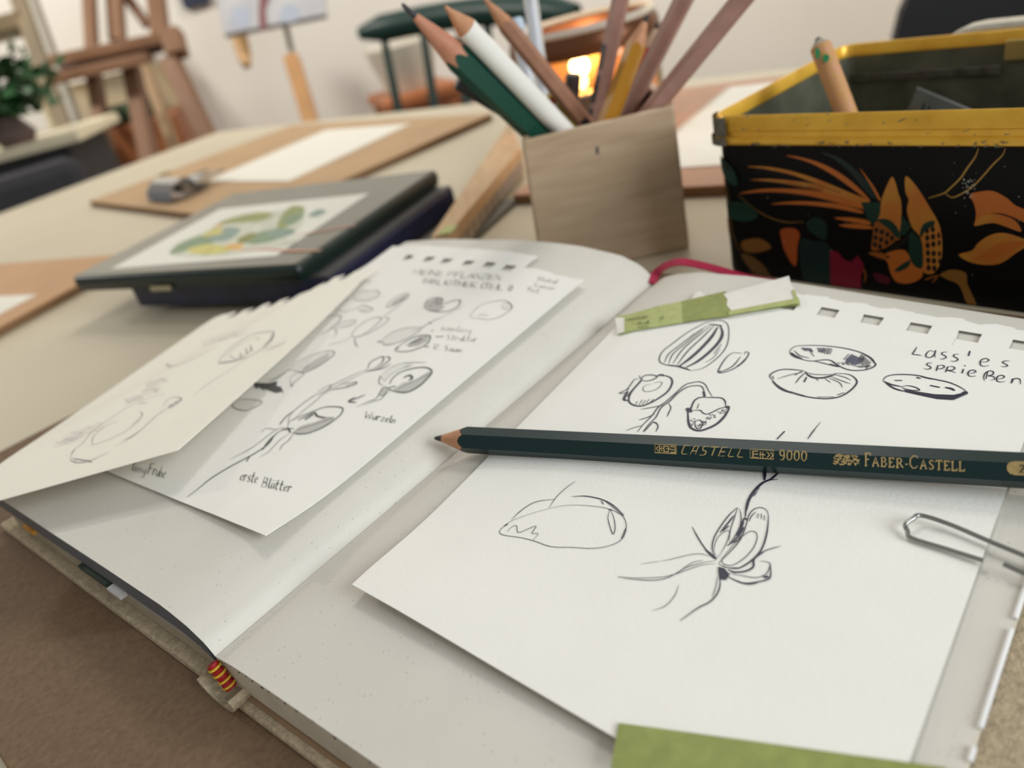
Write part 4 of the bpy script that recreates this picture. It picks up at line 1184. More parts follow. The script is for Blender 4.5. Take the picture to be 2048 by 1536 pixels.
mk('rear_panel', hexa([b0+cb*(CD-wl), b1+cb*(CD-wl), b1+cb*CD, b0+cb*CD], [t0+cb*(CD-wl), t1+cb*(CD-wl), t1+cb*CD, t0+cb*CD]), M_cup, cup, bevel=.0012)
for (p, q, s) in ((b0, t0, 1), (b1, t1, -1)):
    mk('side_panel', hexa([p+cb*wl, p+cf*wl*s+cb*wl, p+cf*wl*s+cb*(CD-wl), p+cb*(CD-wl)], [q+cb*wl, q+cf*wl*s+cb*wl, q+cf*wl*s+cb*(CD-wl), q+cb*(CD-wl)]), M_cup, cup)
mk('cup_floor', box(b0+cf*wl+cb*wl, (b1-b0)-cf*wl*2, cb*(CD-2*wl), A3(0, 0, .004)), M_cup, cup)
mb = MB(); Draw(cpl, off=.0002).fill(mb, '1191,294 1197,292 1198,308 1192,308'); mk('graphite_smudge', mb, mat('smudge', (96, 92, 88), .6), cup)
def cpoint(f, b, z): return b0+cf*f+cb*b+A3(0, 0, z)
def lean(tpx, rpx, bdepth, dt=0., zb=.007):
    """pencil axis: passes the cup rim at pixel rpx, bdepth behind the front panel; tip at pixel tpx (dt = extra depth)"""
    pl = Plane(b0+cb*bdepth, -cb); r = pl.hit(*rpx); t = Plane(b0+cb*(bdepth+dt), -cb).hit(*tpx)
    d = unit(r-t); k = (zb-r[2])/d[2]; e = r+d*k
    f = (e-b0)@cf; b = (e-b0)@cb                      # keep the foot inside the cup
    fr_ = (r-b0)@cf; W_ = np.linalg.norm(b1-b0)-wl-.004
    lim = 1.
    if f > W_: lim = (W_-fr_)/(f-fr_)
    if f < wl+.004: lim = min(lim, (fr_-wl-.004)/(fr_-f))
    return t, r+(e-r)*max(.12, lim)
M_nat = mat('natural_lacquer_wood', (176, 136, 122), .5, c2=(160, 120, 106), vs=120)
M_natb = mat('brown_lacquer_wood', (168, 122, 96), .5, c2=(150, 106, 82), vs=120)
M_blk = mat('black_print', (30, 28, 28), .45)
G_ = 'pencils standing in the wooden cup'
t, e = lean((798, 2), (1077, 268), .0160, -.0348, .0100); pencil('thick_green_pencil', t, e, .0125, .031, 'thick dark green pencil with long knife-cut point in the wooden cup', mat('thick_green', (24, 72, 58), .35, spec=.5), G_, lead_r=.13, m_wood=mat('cut_wood', (200, 142, 112), .6, c2=(182, 122, 94), vs=160))
t, e = lean((888, 10), (1128, 262), .0160, -.0283, .0070); pencil('white_pencil', t, e, .0098, .0135, 'round white pencil leaning in the wooden cup', mat('white_lacquer', (236, 234, 226), .35), G_, hexa_=False, m_lead=mat('tan_lead', (196, 140, 104), .5))
t, e = lean((962, -12), (1166, 240), .0262, .0071, .0119); pencil('natural_pencil', t, e, .0082, .016, 'brown wooden pencil with dark print leaning left in the cup', M_natb, G_, m_lead=mat('tan_lead', (196, 140, 104), .5), band=[(.075, .105, M_blk, 0)])
t, e = lean((1268, -130), (1192, 232), .0563, .0061, .0096); pencil('natural_pencil', t, e, .0088, .013, 'pinkish natural wood pencil standing nearly upright with broken black stripe', M_nat, G_, band=[(.050, .062, M_blk, 1), (.065, .079, M_blk, 1), (.082, .094, M_blk, 1)])
t, e = lean((1297, 25), (1216, 240), .0090, .0005, .0272); pencil('ochre_pencil', t, e, .0090, .0125, 'short ochre yellow pencil with dark point in the cup', mat('ochre', (176, 122, 30), .4), G_)
t, e = lean((1317, 42), (1252, 226), .0608, -.0090, .0182); pencil('red_pencil', t, e, .0074, .0115, 'bright red pencil between the ochre and pinkish ones', mat('red_lacquer', (196, 34, 44), .4), G_, m_wood=mat('pale_wood', (206, 176, 148), .6))
t, e = lean((1432, -130), (1250, 232), .0494, -.0264, .0070); pencil('natural_pencil', t, e, .0090, .013, 'pinkish wooden pencil leaning right with dark print near the cup rim', M_nat, G_, band=[(.10, .118, M_blk, 1)])
t, e = lean((1580, -120), (1302, 222), .0090, -.0156, .0120); pencil('natural_pencil', t, e, .0088, .013, 'pinkish wooden pencil leaning farthest right over the cup rim', M_nat, G_, band=[(.108, .122, M_blk, 1)])
t, e = lean((1095, 194), (1151, 259), .0408, -.0077, .0400); pencil('striped_pencil', t, e, .0062, .004, 'yellow and black striped pencil end with red tip in the cup', mat('yellow_stripe', (176, 156, 40), .4), G_, sharp=False, band=[(.0, .004, mat('red_end', (180, 36, 40), .4), 0), (.0042, .0062, mat('white_ring', (230, 226, 214), .4), 0)])
t, e = lean((1290, 200), (1262, 226), .0150, .0372, .0351); pencil('maroon_pencil', t, e, .0080, .004, 'dark maroon pencil with a white end low in the cup', mat('maroon', (58, 22, 28), .35), G_, sharp=False, band=[(0, .006, mat('white_ring', (230, 226, 214), .4), 0), (0, .006, mat('white_ring', (230, 226, 214), .4), 1)])
t, e = lean((1147, 148), (1140, 236), .0661, -.0014, .0300); pencil('dark_marker', t, e, .0085, .004, 'dark grey marker standing upright at the back of the cup', mat('dark_grey_plastic', (70, 62, 60), .4), G_, sharp=False, hexa_=False)
t, e = lean((916, 160), (1100, 272), .0331, -.0109, .0277); pencil('black_pen', t, e, .0090, .004, 'black pen lying behind the thick green pencil in the cup', mat('black_pen', (26, 28, 28), .4), G_, sharp=False, hexa_=False)
M_clear = mat('clear_plastic', (226, 232, 240), .12, trans=.55, spec=.6)
for (a_px, b_px, dd, lab) in [((1056, -40), (1092, 225), (.0680, .0253, .0091), 'clear plastic pen tube rising above the frame behind the brown pencil'), ((1032, 38), (1072, 235), (.0500, .0157, .0270), 'short clear plastic pen with pale blue cap beside the longer tube')]:
    t, e = lean(a_px, b_px, *dd); r_ = thing('clear_pen', e, lab, 'pen', G_)
    mk('pen_tube', tube([t+(e-t)*.06, e], .0040, 14), M_clear, r_, smooth=True)
    mk('refill', tube([t+(e-t)*.1, e], .0014, 8), mat('refill_white', (226, 226, 232), .4), r_, smooth=True)
    mk('pen_cap', tube([t, t+(e-t)*.06], [.0034, .0042], 14), mat('pale_blue_plastic', (196, 212, 226), .25), r_, smooth=True)

# ------------------------------------------------------------------ boards and papers on the table
def rect_from(p, q, depth_pt):           # right-angled rectangle: edge p->q, reaching to depth_pt's distance
    p, q, dp = [np.array(v[:2], float) for v in (p, q, depth_pt)]; ex = (q-p)/np.linalg.norm(q-p); ey = np.array([-ex[1], ex[0]]); h = (dp-p)@ey
    return [p, q, q+ey*h, p+ey*h]
def board(name, quad, z0, z1, label, m=M_boardtan):
    r = thing(name, A3(*np.mean(quad, 0), z0), label, 'drawing board', 'boards set out on the table')
    mk('board_panel', quadbox(quad, z0, z1-.001), M_boardedge, r, bevel=.0004); mk('board_face', quadbox(quad, z1-.001, z1), m, r); return r
def paper(quad, z, label, holes=None, m=M_paperw):
    # sheet with a comb of torn spiral holes along side 3->0
    q = [A3(*p, z) for p in quad]; ex = unit(q[0]-q[3]); inw = unit(q[1]-q[0]); L_ = np.linalg.norm(q[0]-q[3]); V = [q[0], q[1], q[2], q[3]]; poly = [q[1], q[2], q[3]]
    nT = int(L_/.0085)
    for k in range(nT):
        a = q[3]+ex*(L_*(k+.2)/nT); b = q[3]+ex*(L_*(k+.62)/nT)
        poly += [a, a+inw*.004, b+inw*.004, b]
    poly.append(q[0])
    tri = tessellate_polygon([[Vector(tuple(p)) for p in poly]])
    return mk('spiral_paper_sheet', (poly, [tuple(t) for t in tri]), m, label=label, cat='paper', group='blank sheets on the boards', solid=-.0004)
zb = .007
qa, qb, qc, qd = [pz(*p, zb) for p in ((178, 402), (585, 250), (1002, 214), (557, 421))]
QA = rect_from(qa, qb, (qc+qd)/2)
QA = [QA[0], QA[1], QA[2], QA[3]]
board('clip_board', QA, .0005, zb, 'tan hardboard drawing board with a steel clip and white spiral sheet')
pq = [pz(*p, zb+.0006)[:2] for p in ((412, 362), (578, 362), (822, 247), (650, 260))]
paper([pq[0], pq[1], pq[2], pq[3]], zb+.0003, 'white spiral-torn sheet on the clipped drawing board')
# bulldog clip
ck = pz(350, 395, zb); cx = unit((pz(430, 400, zb)-pz(300, 392, zb))*A3(1, 1, 0)); cy = A3(-cx[1], cx[0], 0)
clip = thing('bulldog_clip', ck, 'shiny steel bulldog clip on the edge of the tan drawing board', 'clip')
M_chrome = mat('chrome', (138, 140, 144), .14, metal=1.0)
V = []; F = []
prof = [(-.016, .002), (-.014, .010), (-.006, .017), (.004, .020), (.012, .016), (.020, .008), (.034, .0125)]
for s in (-.030, .030):
    for (y, z) in prof: V.append(ck+cx*s*(1 if y < .015 else .55)+cy*y+A3(0, 0, z))
n = len(prof)
for k in range(n-1): F.append((k, k+1, n+k+1, n+k))
mk('clip_body', (V, F), M_chrome, clip, solid=.0008)
V = []
for s in (-.030, .030):
    for (y, z) in [(-.016, .002), (-.004, .001), (.014, .001), (.03, .0055)]: V.append(ck+cx*s+cy*y+A3(0, 0, z))
mk('lower_jaw', (V, [(k, k+1, 4+k+1, 4+k) for k in range(3)]), M_chrome, clip, solid=.0008)
mk('spring', tube([ck-cx*.034+cy*.002+A3(0, 0, .010), ck+cx*.034+cy*.002+A3(0, 0, .010)], .005, 12), M_chrome, clip, smooth=True)
for s in (-1, 1):
    mk('wing_grip', box(ck+cx*(.012*s-.004)+cy*.026+A3(0, 0, .010), cx*.012*s, cy*.03, A3(0, 0, .0012)), M_chrome, clip)
mk('ring', tube([ck-cx*.03+cy*.012+A3(0, 0, .021)+.008*(cx*math.cos(q)+cy*math.sin(q)) for q in np.linspace(0, 6.1, 16)], .0009, 6), mat('brass', (206, 182, 120), .25, metal=.9), clip, smooth=True)
# board at the table's left with a sheet, running out of view
f0, f1, f2 = pz(0, 652, zb), pz(150, 572, zb), pz(0, 513, zb)
ex = unit((f1-f0)*A3(1, 1, 0)); ey = A3(-ex[1], ex[0], 0); hF = (f2-f0)@ey; cF = f1+ex*.062
QF = [(cF-ex*.40)[:2], cF[:2], (cF+ey*hF)[:2], (cF-ex*.40+ey*hF)[:2]]
board('sketch_board', QF, .0005, zb, 'tan drawing board with a white sheet half under the green tin', mat('board_orange_tan', (198, 154, 112), .6, var=.06, vs=20))
o_ = cF-ex*.075
paper([(o_-ex*.28+ey*.03)[:2], (o_+ey*.03)[:2], (o_+ey*(hF-.03))[:2], (o_-ex*.28+ey*(hF-.03))[:2]][::-1], zb+.0003, 'white torn-edged sheet on the board beside the green tin')
# board behind the cup and the tin
g0, g1, g2 = pz(1025, 390, zb), pz(1420, 371, zb), pz(1400, 172, zb)
ex = unit((g1-g0)*A3(1, 1, 0)); ey = A3(-ex[1], ex[0], 0); hG = (g2-g0)@ey
QB = [g0[:2], (g0+ex*.207)[:2], (g0+ex*.207+ey*hG)[:2], (g0+ey*hG)[:2]]
board('sketch_board', QB, .0005, zb, 'reddish tan drawing board behind the pencil cup and the black tin', mat('board_reddish', (190, 146, 118), .6, var=.06, vs=20))
k0, k1, k2 = pz(1395, 318, zb), pz(1355, 275, zb), pz(1500, 178, zb)
paper([(g0+ex*.07+ey*.035)[:2], (g0+ex*.195+ey*.035)[:2], (g0+ex*.195+ey*(hG-.022))[:2], (g0+ex*.07+ey*(hG-.022))[:2]], zb+.0003, 'white sheet on the reddish board behind the black tin')
# light wooden bar with a grooved grey side
w_ = [pz(861, 474, .021), pz(898, 466, .021), pz(1041, 296, .021), pz(1019, 243, .021)]
bar = thing('wooden_batten', A3(*np.mean(w_, 0)[:2], .0), 'light wooden batten with grey grooved side running behind the pencil cup', 'batten')
M_slat = mat('slat_wood', (208, 176, 134), .55, c2=(190, 154, 112), vs=30, stretch=(6, 1, 1, 0, 0, .6))
mk('slat_top', hexa([A3(p[0], p[1], .013) for p in w_], w_), M_slat, bar, bevel=.0006)
wc = np.mean(w_, 0); w2 = [p+(wc-p)*.04 for p in w_]
mk('slat_side', hexa([A3(p[0], p[1], .0045) for p in w2], [A3(p[0], p[1], .0129) for p in w2]), mat('slat_grey', (168, 152, 134), .6, wave=(60, 1, .3)), bar)
e_ = unit(w_[2]-w_[1]); mk('tape_end', box(A3(w_[1][0], w_[1][1], .0215)-e_*.001-A3(.006, 0, 0), e_*.012, A3(.008, -.002, 0), A3(0, 0, .0006)), M_tape, bar)

# green tin of coloured pencils on a navy one, and a grey folder
zl = .032
lq = [pz(*p, zl)[:2] for p in ((138, 556), (592, 531), (876, 338), (468, 386))]
ct = np.mean(lq, 0); exl = lq[1]-lq[0]+lq[2]-lq[3]; exl /= np.linalg.norm(exl); eyl = np.array([-exl[1], exl[0]])
wL = (np.linalg.norm(lq[1]-lq[0])+np.linalg.norm(lq[2]-lq[3]))/2; hL = (abs((lq[2]-lq[1])@eyl)+abs((lq[3]-lq[0])@eyl))/2
def lp(x, y, z): p = ct+exl*wL*(x-.5)+eyl*hL*(y-.5); return A3(p[0], p[1], z)
gt = thing('green_pencil_tin', lp(.5, .5, .02), 'flat dark green pencil tin with a painted plant picture on its lid', 'pencil tin')
M_tg = mat('tin_green', (84, 84, 68), .3, spec=.55, coat=.3); M_tgd = mat('tin_green_side', (20, 38, 34), .35)
mk('tin_base', quadbox([lp(.01, .01, 0)[:2], lp(.99, .01, 0)[:2], lp(.99, .99, 0)[:2], lp(.01, .99, 0)[:2]], .0215, .0235), M_tgd, gt)
lidp = mk('lid', quadbox([lp(0, 0, 0)[:2], lp(1, 0, 0)[:2], lp(1, 1, 0)[:2], lp(0, 1, 0)[:2]], .0225, zl), M_tgd, gt, bevel=.0035)
mk('lid_top', quadbox([lp(.012, .015, 0)[:2], lp(.988, .015, 0)[:2], lp(.988, .985, 0)[:2], lp(.012, .985, 0)[:2]], zl-.0004, zl+.0002), M_tg, gt)
pcx = [pz(*p, zl+.0004)[:2] for p in ((222, 538), (550, 512), (738, 387), (440, 418))]
pic = mk('picture_panel', quadbox(pcx, zl+.0002, zl+.0005), mat('picture_ground', (226, 226, 214), .4, coat=.3), gt)
D = Draw(Plane(A3(0, 0, zl+.0005), A3(0, 0, 1)), 120, 300, 2.438, off=.0001)
def pp_(nm, c, txt):
    for ln in txt.splitlines(): mb = MB(); D.fill(mb, ln, True); mk(nm, mb, mat('pic_'+nm, c, .4, var=.15, vs=120), pic)
pp_('pale_wash', (206, 208, 188), '540,500 700,400 900,330 1150,290 1190,340 1100,430 900,500 700,520\n1000,470 1080,440 1160,430 1120,470')
pp_('olive_leaf', (142, 152, 82), '770,360 840,330 960,305 1040,310 1000,340 900,355\n1080,320 1130,275 1190,280 1180,330 1120,370 1060,380')
pp_('green_leaf', (120, 146, 110), '560,470 640,430 740,405 820,400 760,450 660,480 540,510\n880,440 980,400 1090,380 1150,400 1050,440 940,460\n1090,335 1180,300 1170,340 1110,370')
pp_('blue_green_leaf', (128, 152, 142), '720,420 800,380 880,385 840,430 760,450\n1000,405 1100,390 1140,405 1060,430\n1210,320 1260,290 1300,300 1250,325')
pp_('yellow_leaf', (206, 196, 104), '620,485 720,460 800,470 840,490 740,510 650,505\n690,420 760,380 800,400 740,420')
pp_('orange_leaf', (222, 172, 92), '800,470 860,455 900,465 860,490\n740,375 780,362 800,372')
pp_('dark_leaf', (128, 132, 58), '860,440 930,405 960,415 900,455')
for ln in ('16 1140,420 1280,395 1445,365', '20 870,490 1000,484 1130,492 1275,490'): mb = MB(); D.strokes(mb, ln); mk('printed_pencil', mb, mat('pic_brown_pencil', (202, 138, 108), .4), gt)
mb = MB(); Dv = Plane(lp(.5, -.0005, 0), A3(-eyl[0], -eyl[1], 0)); Draw(Dv, 120, 300, 2.438, off=.0003).fill(mb, '440,664 540,660 545,684 445,688'); mk('side_label', mb, mat('label_cream', (168, 160, 128), .5), gt)
nt_ = thing('navy_pencil_tin', lp(.6, .5, .0045), 'navy blue pencil tin with grey top under the green tin', 'pencil tin')
def nq(x0, x1, y0, y1): return [lp(x0, y0, 0)[:2], lp(x1, y0, 0)[:2], lp(x1, y1, 0)[:2], lp(x0, y1, 0)[:2]]
mk('navy_body', quadbox(nq(.20, 1.05, .06, .98), .0045, .0195), mat('navy_tin', (44, 48, 82), .35, c2=(24, 28, 48), vs=30), nt_, bevel=.002)
mk('grey_top', quadbox(nq(.205, 1.045, .065, .975), .0196, .0208), mat('grey_lid', (92, 90, 88), .4), nt_)
mk('grey_folder', quadbox(nq(.75, 1.26, .62, 1.04), .0006, .0036), mat('grey_folder', (112, 108, 98), .6), label='thin dark grey folder sticking out behind the stacked tins', cat='folder')

# ------------------------------------------------------------------ candle lantern behind the cup
lb = pz(1196, 250, .0075)
lan = thing('candle_lantern', lb, 'amber glass candle jar with copper rim glowing behind the pencils', 'lantern')
M_amber = mat('amber_glass', (232, 188, 124), .16, metal=.7, c2=(196, 150, 96), vs=14)
lz = A3(0, 0, 1); LR = .058
scale_h = .098
mk('jar_wall', lathe(lb, [(LR*.93, 0), (LR*.97, .004), (LR, .02), (LR, .056), (LR*.98, .062)], 32, caps=False), mat('jar_glass', (230, 206, 170), .06, trans=.92, spec=.5), lan, smooth=True, solid=.002)
V, F = lathe(lb, [(LR*.9, .006), (LR*.93, .03), (LR*.93, .060)], 32, caps=False)
# copper-mirrored far half of the jar
keep = [f for f in F if np.mean([V[i][1] for i in f]) > lb[1]-.012 or np.mean([V[i][0] for i in f]) > lb[0]+.045]
mk('mirrored_back', (V, keep), M_amber, lan, smooth=True)
mk('jar_bottom', lathe(lb, [(LR*.9, .0), (LR*.9, .003)], 24), mat('jar_base', (120, 84, 50), .4), lan)
mk('copper_rim', lathe(lb, [(LR*1.02, .062), (LR*1.05, .066), (LR*1.03, .074), (LR*.99, .078), (LR*.93, .078), (LR*.93, .062)], 32, caps=False), mat('dark_copper', (112, 72, 48), .3, metal=.7), lan, smooth=True)
mk('glass_lip', lathe(lb, [(LR*1.0, .078), (LR*1.02, .080), (LR*.98, .083), (LR*.93, .080)], 32, caps=False), mat('lip_glass', (210, 200, 186), .15, metal=.3), lan, smooth=True)
cd = lb+A3(-.008, -.006, .004)
mk('candle', lathe(cd, [(.020, 0), (.020, .022), (.017, .024), (.004, .0235)], 20), mat('wax', (240, 214, 160), .5, emit=.25), lan, smooth=True)
mk('wick', tube([cd+A3(0, 0, .022), cd+A3(.0005, 0, .029)], .0007, 6), mat('wick', (30, 24, 20), .8), lan)
mk('flame', lathe(cd+A3(0, 0, .027), [(.0005, 0), (.0042, .005), (.0046, .009), (.0025, .016), (.0003, .023)], 12), mat('flame', (255, 214, 140), .5, emit=18), lan, smooth=True)
cl = bpy.data.lights.new('candle_light', 'POINT'); cl.energy = .6; cl.color = (1, .74, .42); cl.shadow_soft_size = .008
clo = bpy.data.objects.new('candle_light', cl); col.objects.link(clo); clo.location = (cd[0]-.0, cd[1], cd[2]+.046+ZT)

# ------------------------------------------------------------------ the room behind
def zat(p, z): return A3(p[0], p[1], z)
M_chair = mat('chair_green', (26, 56, 50), .4, var=.1, vs=8)
rl, rr = bp(716, 52, 1.72), bp(1150, 6, 1.42)
chd = unit((rr-rl)*A3(1, 1, 0)); chn = A3(-chd[1], chd[0], 0); chn = chn if chn[1] > 0 else -chn
zr0, zr1 = rl[2], rr[2]; LW = np.linalg.norm((rr-rl)[:2])
gc = thing('green_spindle_chair', zat((rl+rr)/2, -ZT), 'dark green wooden spindle-back chair standing beyond the table', 'chair')
pts = [rl+(rr-rl)*t+chn*.05*math.sin(math.pi*t)+A3(0, 0, -.016+.012*math.sin(math.pi*t)) for t in np.linspace(0, 1, 11)]
mk('crest_rail', tube(pts, [.014]+[.029]*9+[.016], 12), M_chair, gc, smooth=True)
for i, x in enumerate((757, 833, 905, 962, 1020, 1106)):
    t = (x-716)/434; p = rl+(rr-rl)*t+chn*.05*math.sin(math.pi*t); zt = p[2]-.03
    q = zat(p-chn*.09+chd*(.5-t)*.1, -.30)
    mk('spindle', tube([zat(p, zt), (zat(p, zt)+q)/2, q], [.0085, .0115, .0095], 10), M_chair, gc, smooth=True)
ce = zat((rl+rr)/2-chn*.28, -.30)
mk('seat', box(ce-chd*.22-chn*.2-A3(0, 0, .035), chd*.44, chn*.44, A3(0, 0, .035)), M_chair, gc, bevel=.012)
for sx in (-1, 1):
    for sy in (-1, 1): mk('leg', tube([ce+chd*.18*sx+chn*.17*sy-A3(0, 0, .03), zat(ce+chd*.22*sx+chn*.21*sy, -ZT)], [.017, .013], 10), M_chair, gc, smooth=True)
# small terracotta-brown stool with a white pot behind the chair
M_stool = mat('stool_wood', (180, 110, 66), .5, var=.12, vs=12)
st = bp(845, 182, 2.05); sx_ = A3(1, .25, 0)/1.03; sy_ = A3(-.25, 1, 0)/1.03
so = thing('wooden_stool', zat(st, -ZT), 'orange-brown wooden stool behind the green chair', 'stool')
mk('stool_seat', box(st-sx_*.11-A3(0, 0, .03), sx_*.22, sy_*.26, A3(0, 0, .03)), M_stool, so, bevel=.006)
mk('apron', box(st-sx_*.085+sy_*.02-A3(0, 0, .13), sx_*.18, sy_*.2, A3(0, 0, .10)), mat('stool_dark', (160, 92, 52), .5), so)
for a in (-.085, .085):
    for b in (.03, .22): mk('leg', beam(st+sx_*a+sy_*b-A3(0, 0, .03), zat(st+sx_*a*1.1+sy_*b, -ZT), .035, .035), M_stool, so)
pot = st+sy_*.12+A3(0, 0, .001)
mk('white_pot', lathe(pot, [(.07, 0), (.095, .09), (.10, .12), (.095, .125), (.088, .12), (.06, .01)], 24), mat('white_ceramic', (214, 206, 190), .8), smooth=True, label='white pot standing on the orange-brown stool', cat='pot')
pk = bp(942, 192, 2.2); mk('pink_box', box(zat(pk, -ZT)-sx_*.03, sx_*.08, sy_*.1, A3(0, 0, ZT+pk[2]+.03)), mat('dusty_pink', (196, 158, 148), .6), label='tall dusty pink box next to the orange-brown stool', cat='box', bevel=.005)

# wooden studio easel at the left
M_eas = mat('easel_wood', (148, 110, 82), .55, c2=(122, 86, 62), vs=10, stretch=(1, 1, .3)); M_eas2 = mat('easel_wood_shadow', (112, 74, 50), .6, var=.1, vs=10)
de = 2.05
ea = thing('studio_easel', zat(bp(235, 330, de), -ZT), 'large brown wooden studio easel with a double ledge behind the table', 'easel')
def eb(nm, p, q, wd, dp, m=M_eas, d0=de, d1=None, ext=0.):
    a, b = bp(*p, d0), bp(*q, d0 if d1 is None else d1); b = b+(b-a)*ext; return mk(nm, beam(a, b, wd, dp), m, ea, bevel=.004)
eb('ledge', (108, 120), (352, 70), .028, .07, d0=2.0); eb('ledge_slot', (128, 140), (336, 92), .024, .03, mat('slot_dark', (66, 42, 30), .7), 2.0); eb('ledge', (104, 158), (300, 114), .028, .07, d0=1.99)
eb('ledge_block', (343, 62), (356, 112), .05, .05, d0=1.99)
eb('upright', (176, -60), (184, 100), .03, .035, d0=2.06); eb('mast', (226, -60), (236, 85), .04, .04, d0=2.1); eb('upright', (306, -60), (322, 75), .045, .04, d0=2.06)
eb('diagonal_brace', (236, -30), (296, 52), .026, .02, M_eas2, 2.12)
eb('leg', (186, 142), (222, 350), .03, .05, d0=2.06, ext=.55); eb('leg', (262, 132), (302, 330), .04, .05, d0=2.06, ext=.6)
eb('rear_leg', (285, 120), (345, 285), .03, .03, mat('easel_pale', (170, 140, 104), .6), 2.25, ext=.8); eb('splayed_leg', (340, 118), (420, 285), .045, .045, d0=2.0, ext=.8)
# crate, basket and green cushion seen through the easel
dk_ = 2.28
cr = bp(252, 252, dk_); mk('wooden_crate', box(zat(cr, -ZT)-A3(.11, 0, 0), A3(.25, .04, 0), A3(-.04, .25, 0), A3(0, 0, ZT+cr[2])), mat('crate_wood', (168, 106, 66), .55, c2=(140, 84, 50), vs=9), label='reddish wooden crate standing behind the studio easel', cat='crate', bevel=.008)
gcz = cr[2]+.001; mk('green_cushion', box(zat(cr, gcz)-A3(.09, -.03, 0), A3(.17, .03, 0), A3(-.03, .16, 0), A3(0, 0, .052)), mat('cushion_green', (66, 88, 58), .8, c2=(40, 56, 38), vs=20), label='folded dark green cloth on the wooden crate', cat='cloth', bevel=.015)
bk = bp(195, 178, 2.46); mk('tan_canvas', box(zat(bk, -ZT)-A3(.16, 0, 0), A3(.38, .06, 0), A3(-.01, .05, 0), A3(0, 0, ZT+bk[2]+.03)), mat('canvas_tan', (206, 178, 132), .8, c2=(190, 184, 166), vs=7), label='tan canvas leaning behind the studio easel', cat='canvas')
# trestle ladder frame at far left
M_lad = mat('ladder_wood', (134, 116, 86), .6, c2=(110, 94, 70), vs=9); M_alu = mat('grey_metal', (150, 142, 128), .5)
ld = thing('step_frame', zat(bp(150, 300, 2.2), -ZT), 'weathered brown and grey ladder frame leaning beside the easel', 'ladder')
def lf(nm, p, q, wd, m, d=1.85, ext=0.):
    a, b = bp(*p, d), bp(*q, d); b = b+(b-a)*ext; mk(nm, beam(a, b, wd, .03), m, ld, bevel=.003)
lf('wooden_post', (26, -40), (130, 250), .048, M_lad, 2.2, .7); lf('metal_post', (52, -40), (190, 345), .02, M_alu, 2.17, .5); lf('pale_post', (55, 130), (110, 255), .018, mat('pale_lad', (186, 172, 138), .6), 2.28, .6)
lf('crossbar', (-40, 58), (46, 36), .042, M_lad, 2.2); lf('pale_crossbar', (-40, 84), (48, 62), .03, mat('pale_lad', (186, 172, 138), .6), 2.24); lf('thin_metal_post', (122, 290), (160, 360), .016, M_alu, 2.15, .4)
# sideboard with cream top and charcoal front, plant, cushion chair
sb0, sb1 = bp(-60, 318, 1.6), bp(152, 262, 1.6); z_s = (sb0[2]+sb1[2])/2; sd_ = unit((sb1-sb0)*A3(1, 1, 0)); sn_ = A3(-sd_[1], sd_[0], 0)
sbd = thing('sideboard', zat(sb1-sd_*.3, -ZT), 'low sideboard with cream top and charcoal front at the left', 'sideboard')
mk('cream_top', box(zat(sb1, z_s)-sd_*.7-A3(0, 0, .022), sd_*.7, sn_*.26, A3(0, 0, .022)), mat('cream_top', (226, 214, 184), .5), sbd, bevel=.003)
mk('charcoal_front', box(zat(sb1, -ZT)-sd_*.68+sn_*.02, sd_*.64, sn_*.22, A3(0, 0, ZT+z_s-.023)), mat('charcoal', (46, 45, 46), .6, var=.1, vs=6), sbd)
ch = bp(58, 345, 1.45); cc = thing('charcoal_chair', zat(ch, -ZT), 'charcoal upholstered chair pushed against the table\'s left edge', 'chair')
M_char = mat('charcoal_fabric', (58, 57, 60), .85, var=.08, vs=40)
mk('backrest', box(zat(ch, -.36)-A3(.33, .05, 0), A3(.38, .16, 0), A3(-.02, .05, 0), A3(0, 0, .36+ch[2]+.0)), M_char, cc, bevel=.03)
mk('seat', box(zat(ch, -.33)-A3(.30, .40, 0), A3(.36, .14, 0), A3(-.14, .36, 0), A3(0, 0, .07)), M_char, cc, bevel=.02)
for a, b in ((-.28, -.36), (.02, -.24), (-.30, .02), (.03, .12)): mk('leg', tube([zat(ch+A3(a, b, 0), -.33), zat(ch+A3(a, b, 0), -ZT)], .014, 8), mat('black_metal', (30, 30, 32), .4), cc)
# leafy pot plant
pp0 = pz(40, 288, z_s)
pl_ = thing('pot_plant', pp0, 'bushy dark green plant in a mauve-brown pot on the sideboard', 'plant')
mk('plant_pot', lathe(pp0, [(.034, 0), (.045, .02), (.026, .05), (.03, .058), (.02, .055)], 20), mat('mauve_pot', (106, 88, 84), .6), pl_, smooth=True)
M_lf = mat('leaf_green', (44, 84, 44), .5, var=.35, vs=30); rs = random.Random(11)
LVt = [(-.5, 0, 0), (-.15, -.28, .04), (.3, -.22, .02), (.55, 0, -.05), (.3, .22, .02), (-.15, .28, .04)]
for k in range(290):
    c_ = pp0+A3(rs.gauss(.01, .055), rs.gauss(-.01, .03), .06+abs(rs.gauss(.045, .05))); sz = rs.uniform(.028, .05); Rq = Matrix.Rotation(rs.uniform(0, 6.28), 3, 'Z') @ Matrix.Rotation(rs.uniform(-1, 1), 3, 'X') @ Matrix.Rotation(rs.uniform(-.9, .9), 3, 'Y')
    V = [c_+np.array(Rq @ Vector(v))*sz for v in LVt]+[c_+A3(0, 0, .004*1)]
    mk('leaf', (V, [(6, i, (i+1) % 6) for i in range(6)]), M_lf, pl_, smooth=True)
for k in range(7): mk('stem', tube([pp0+A3(0, 0, .05), pp0+A3(rs.uniform(-.08, .05), rs.uniform(-.02, .08), rs.uniform(.1, .17))], [.003, .0015], 6), mat('stem_green', (70, 90, 50), .6), pl_)
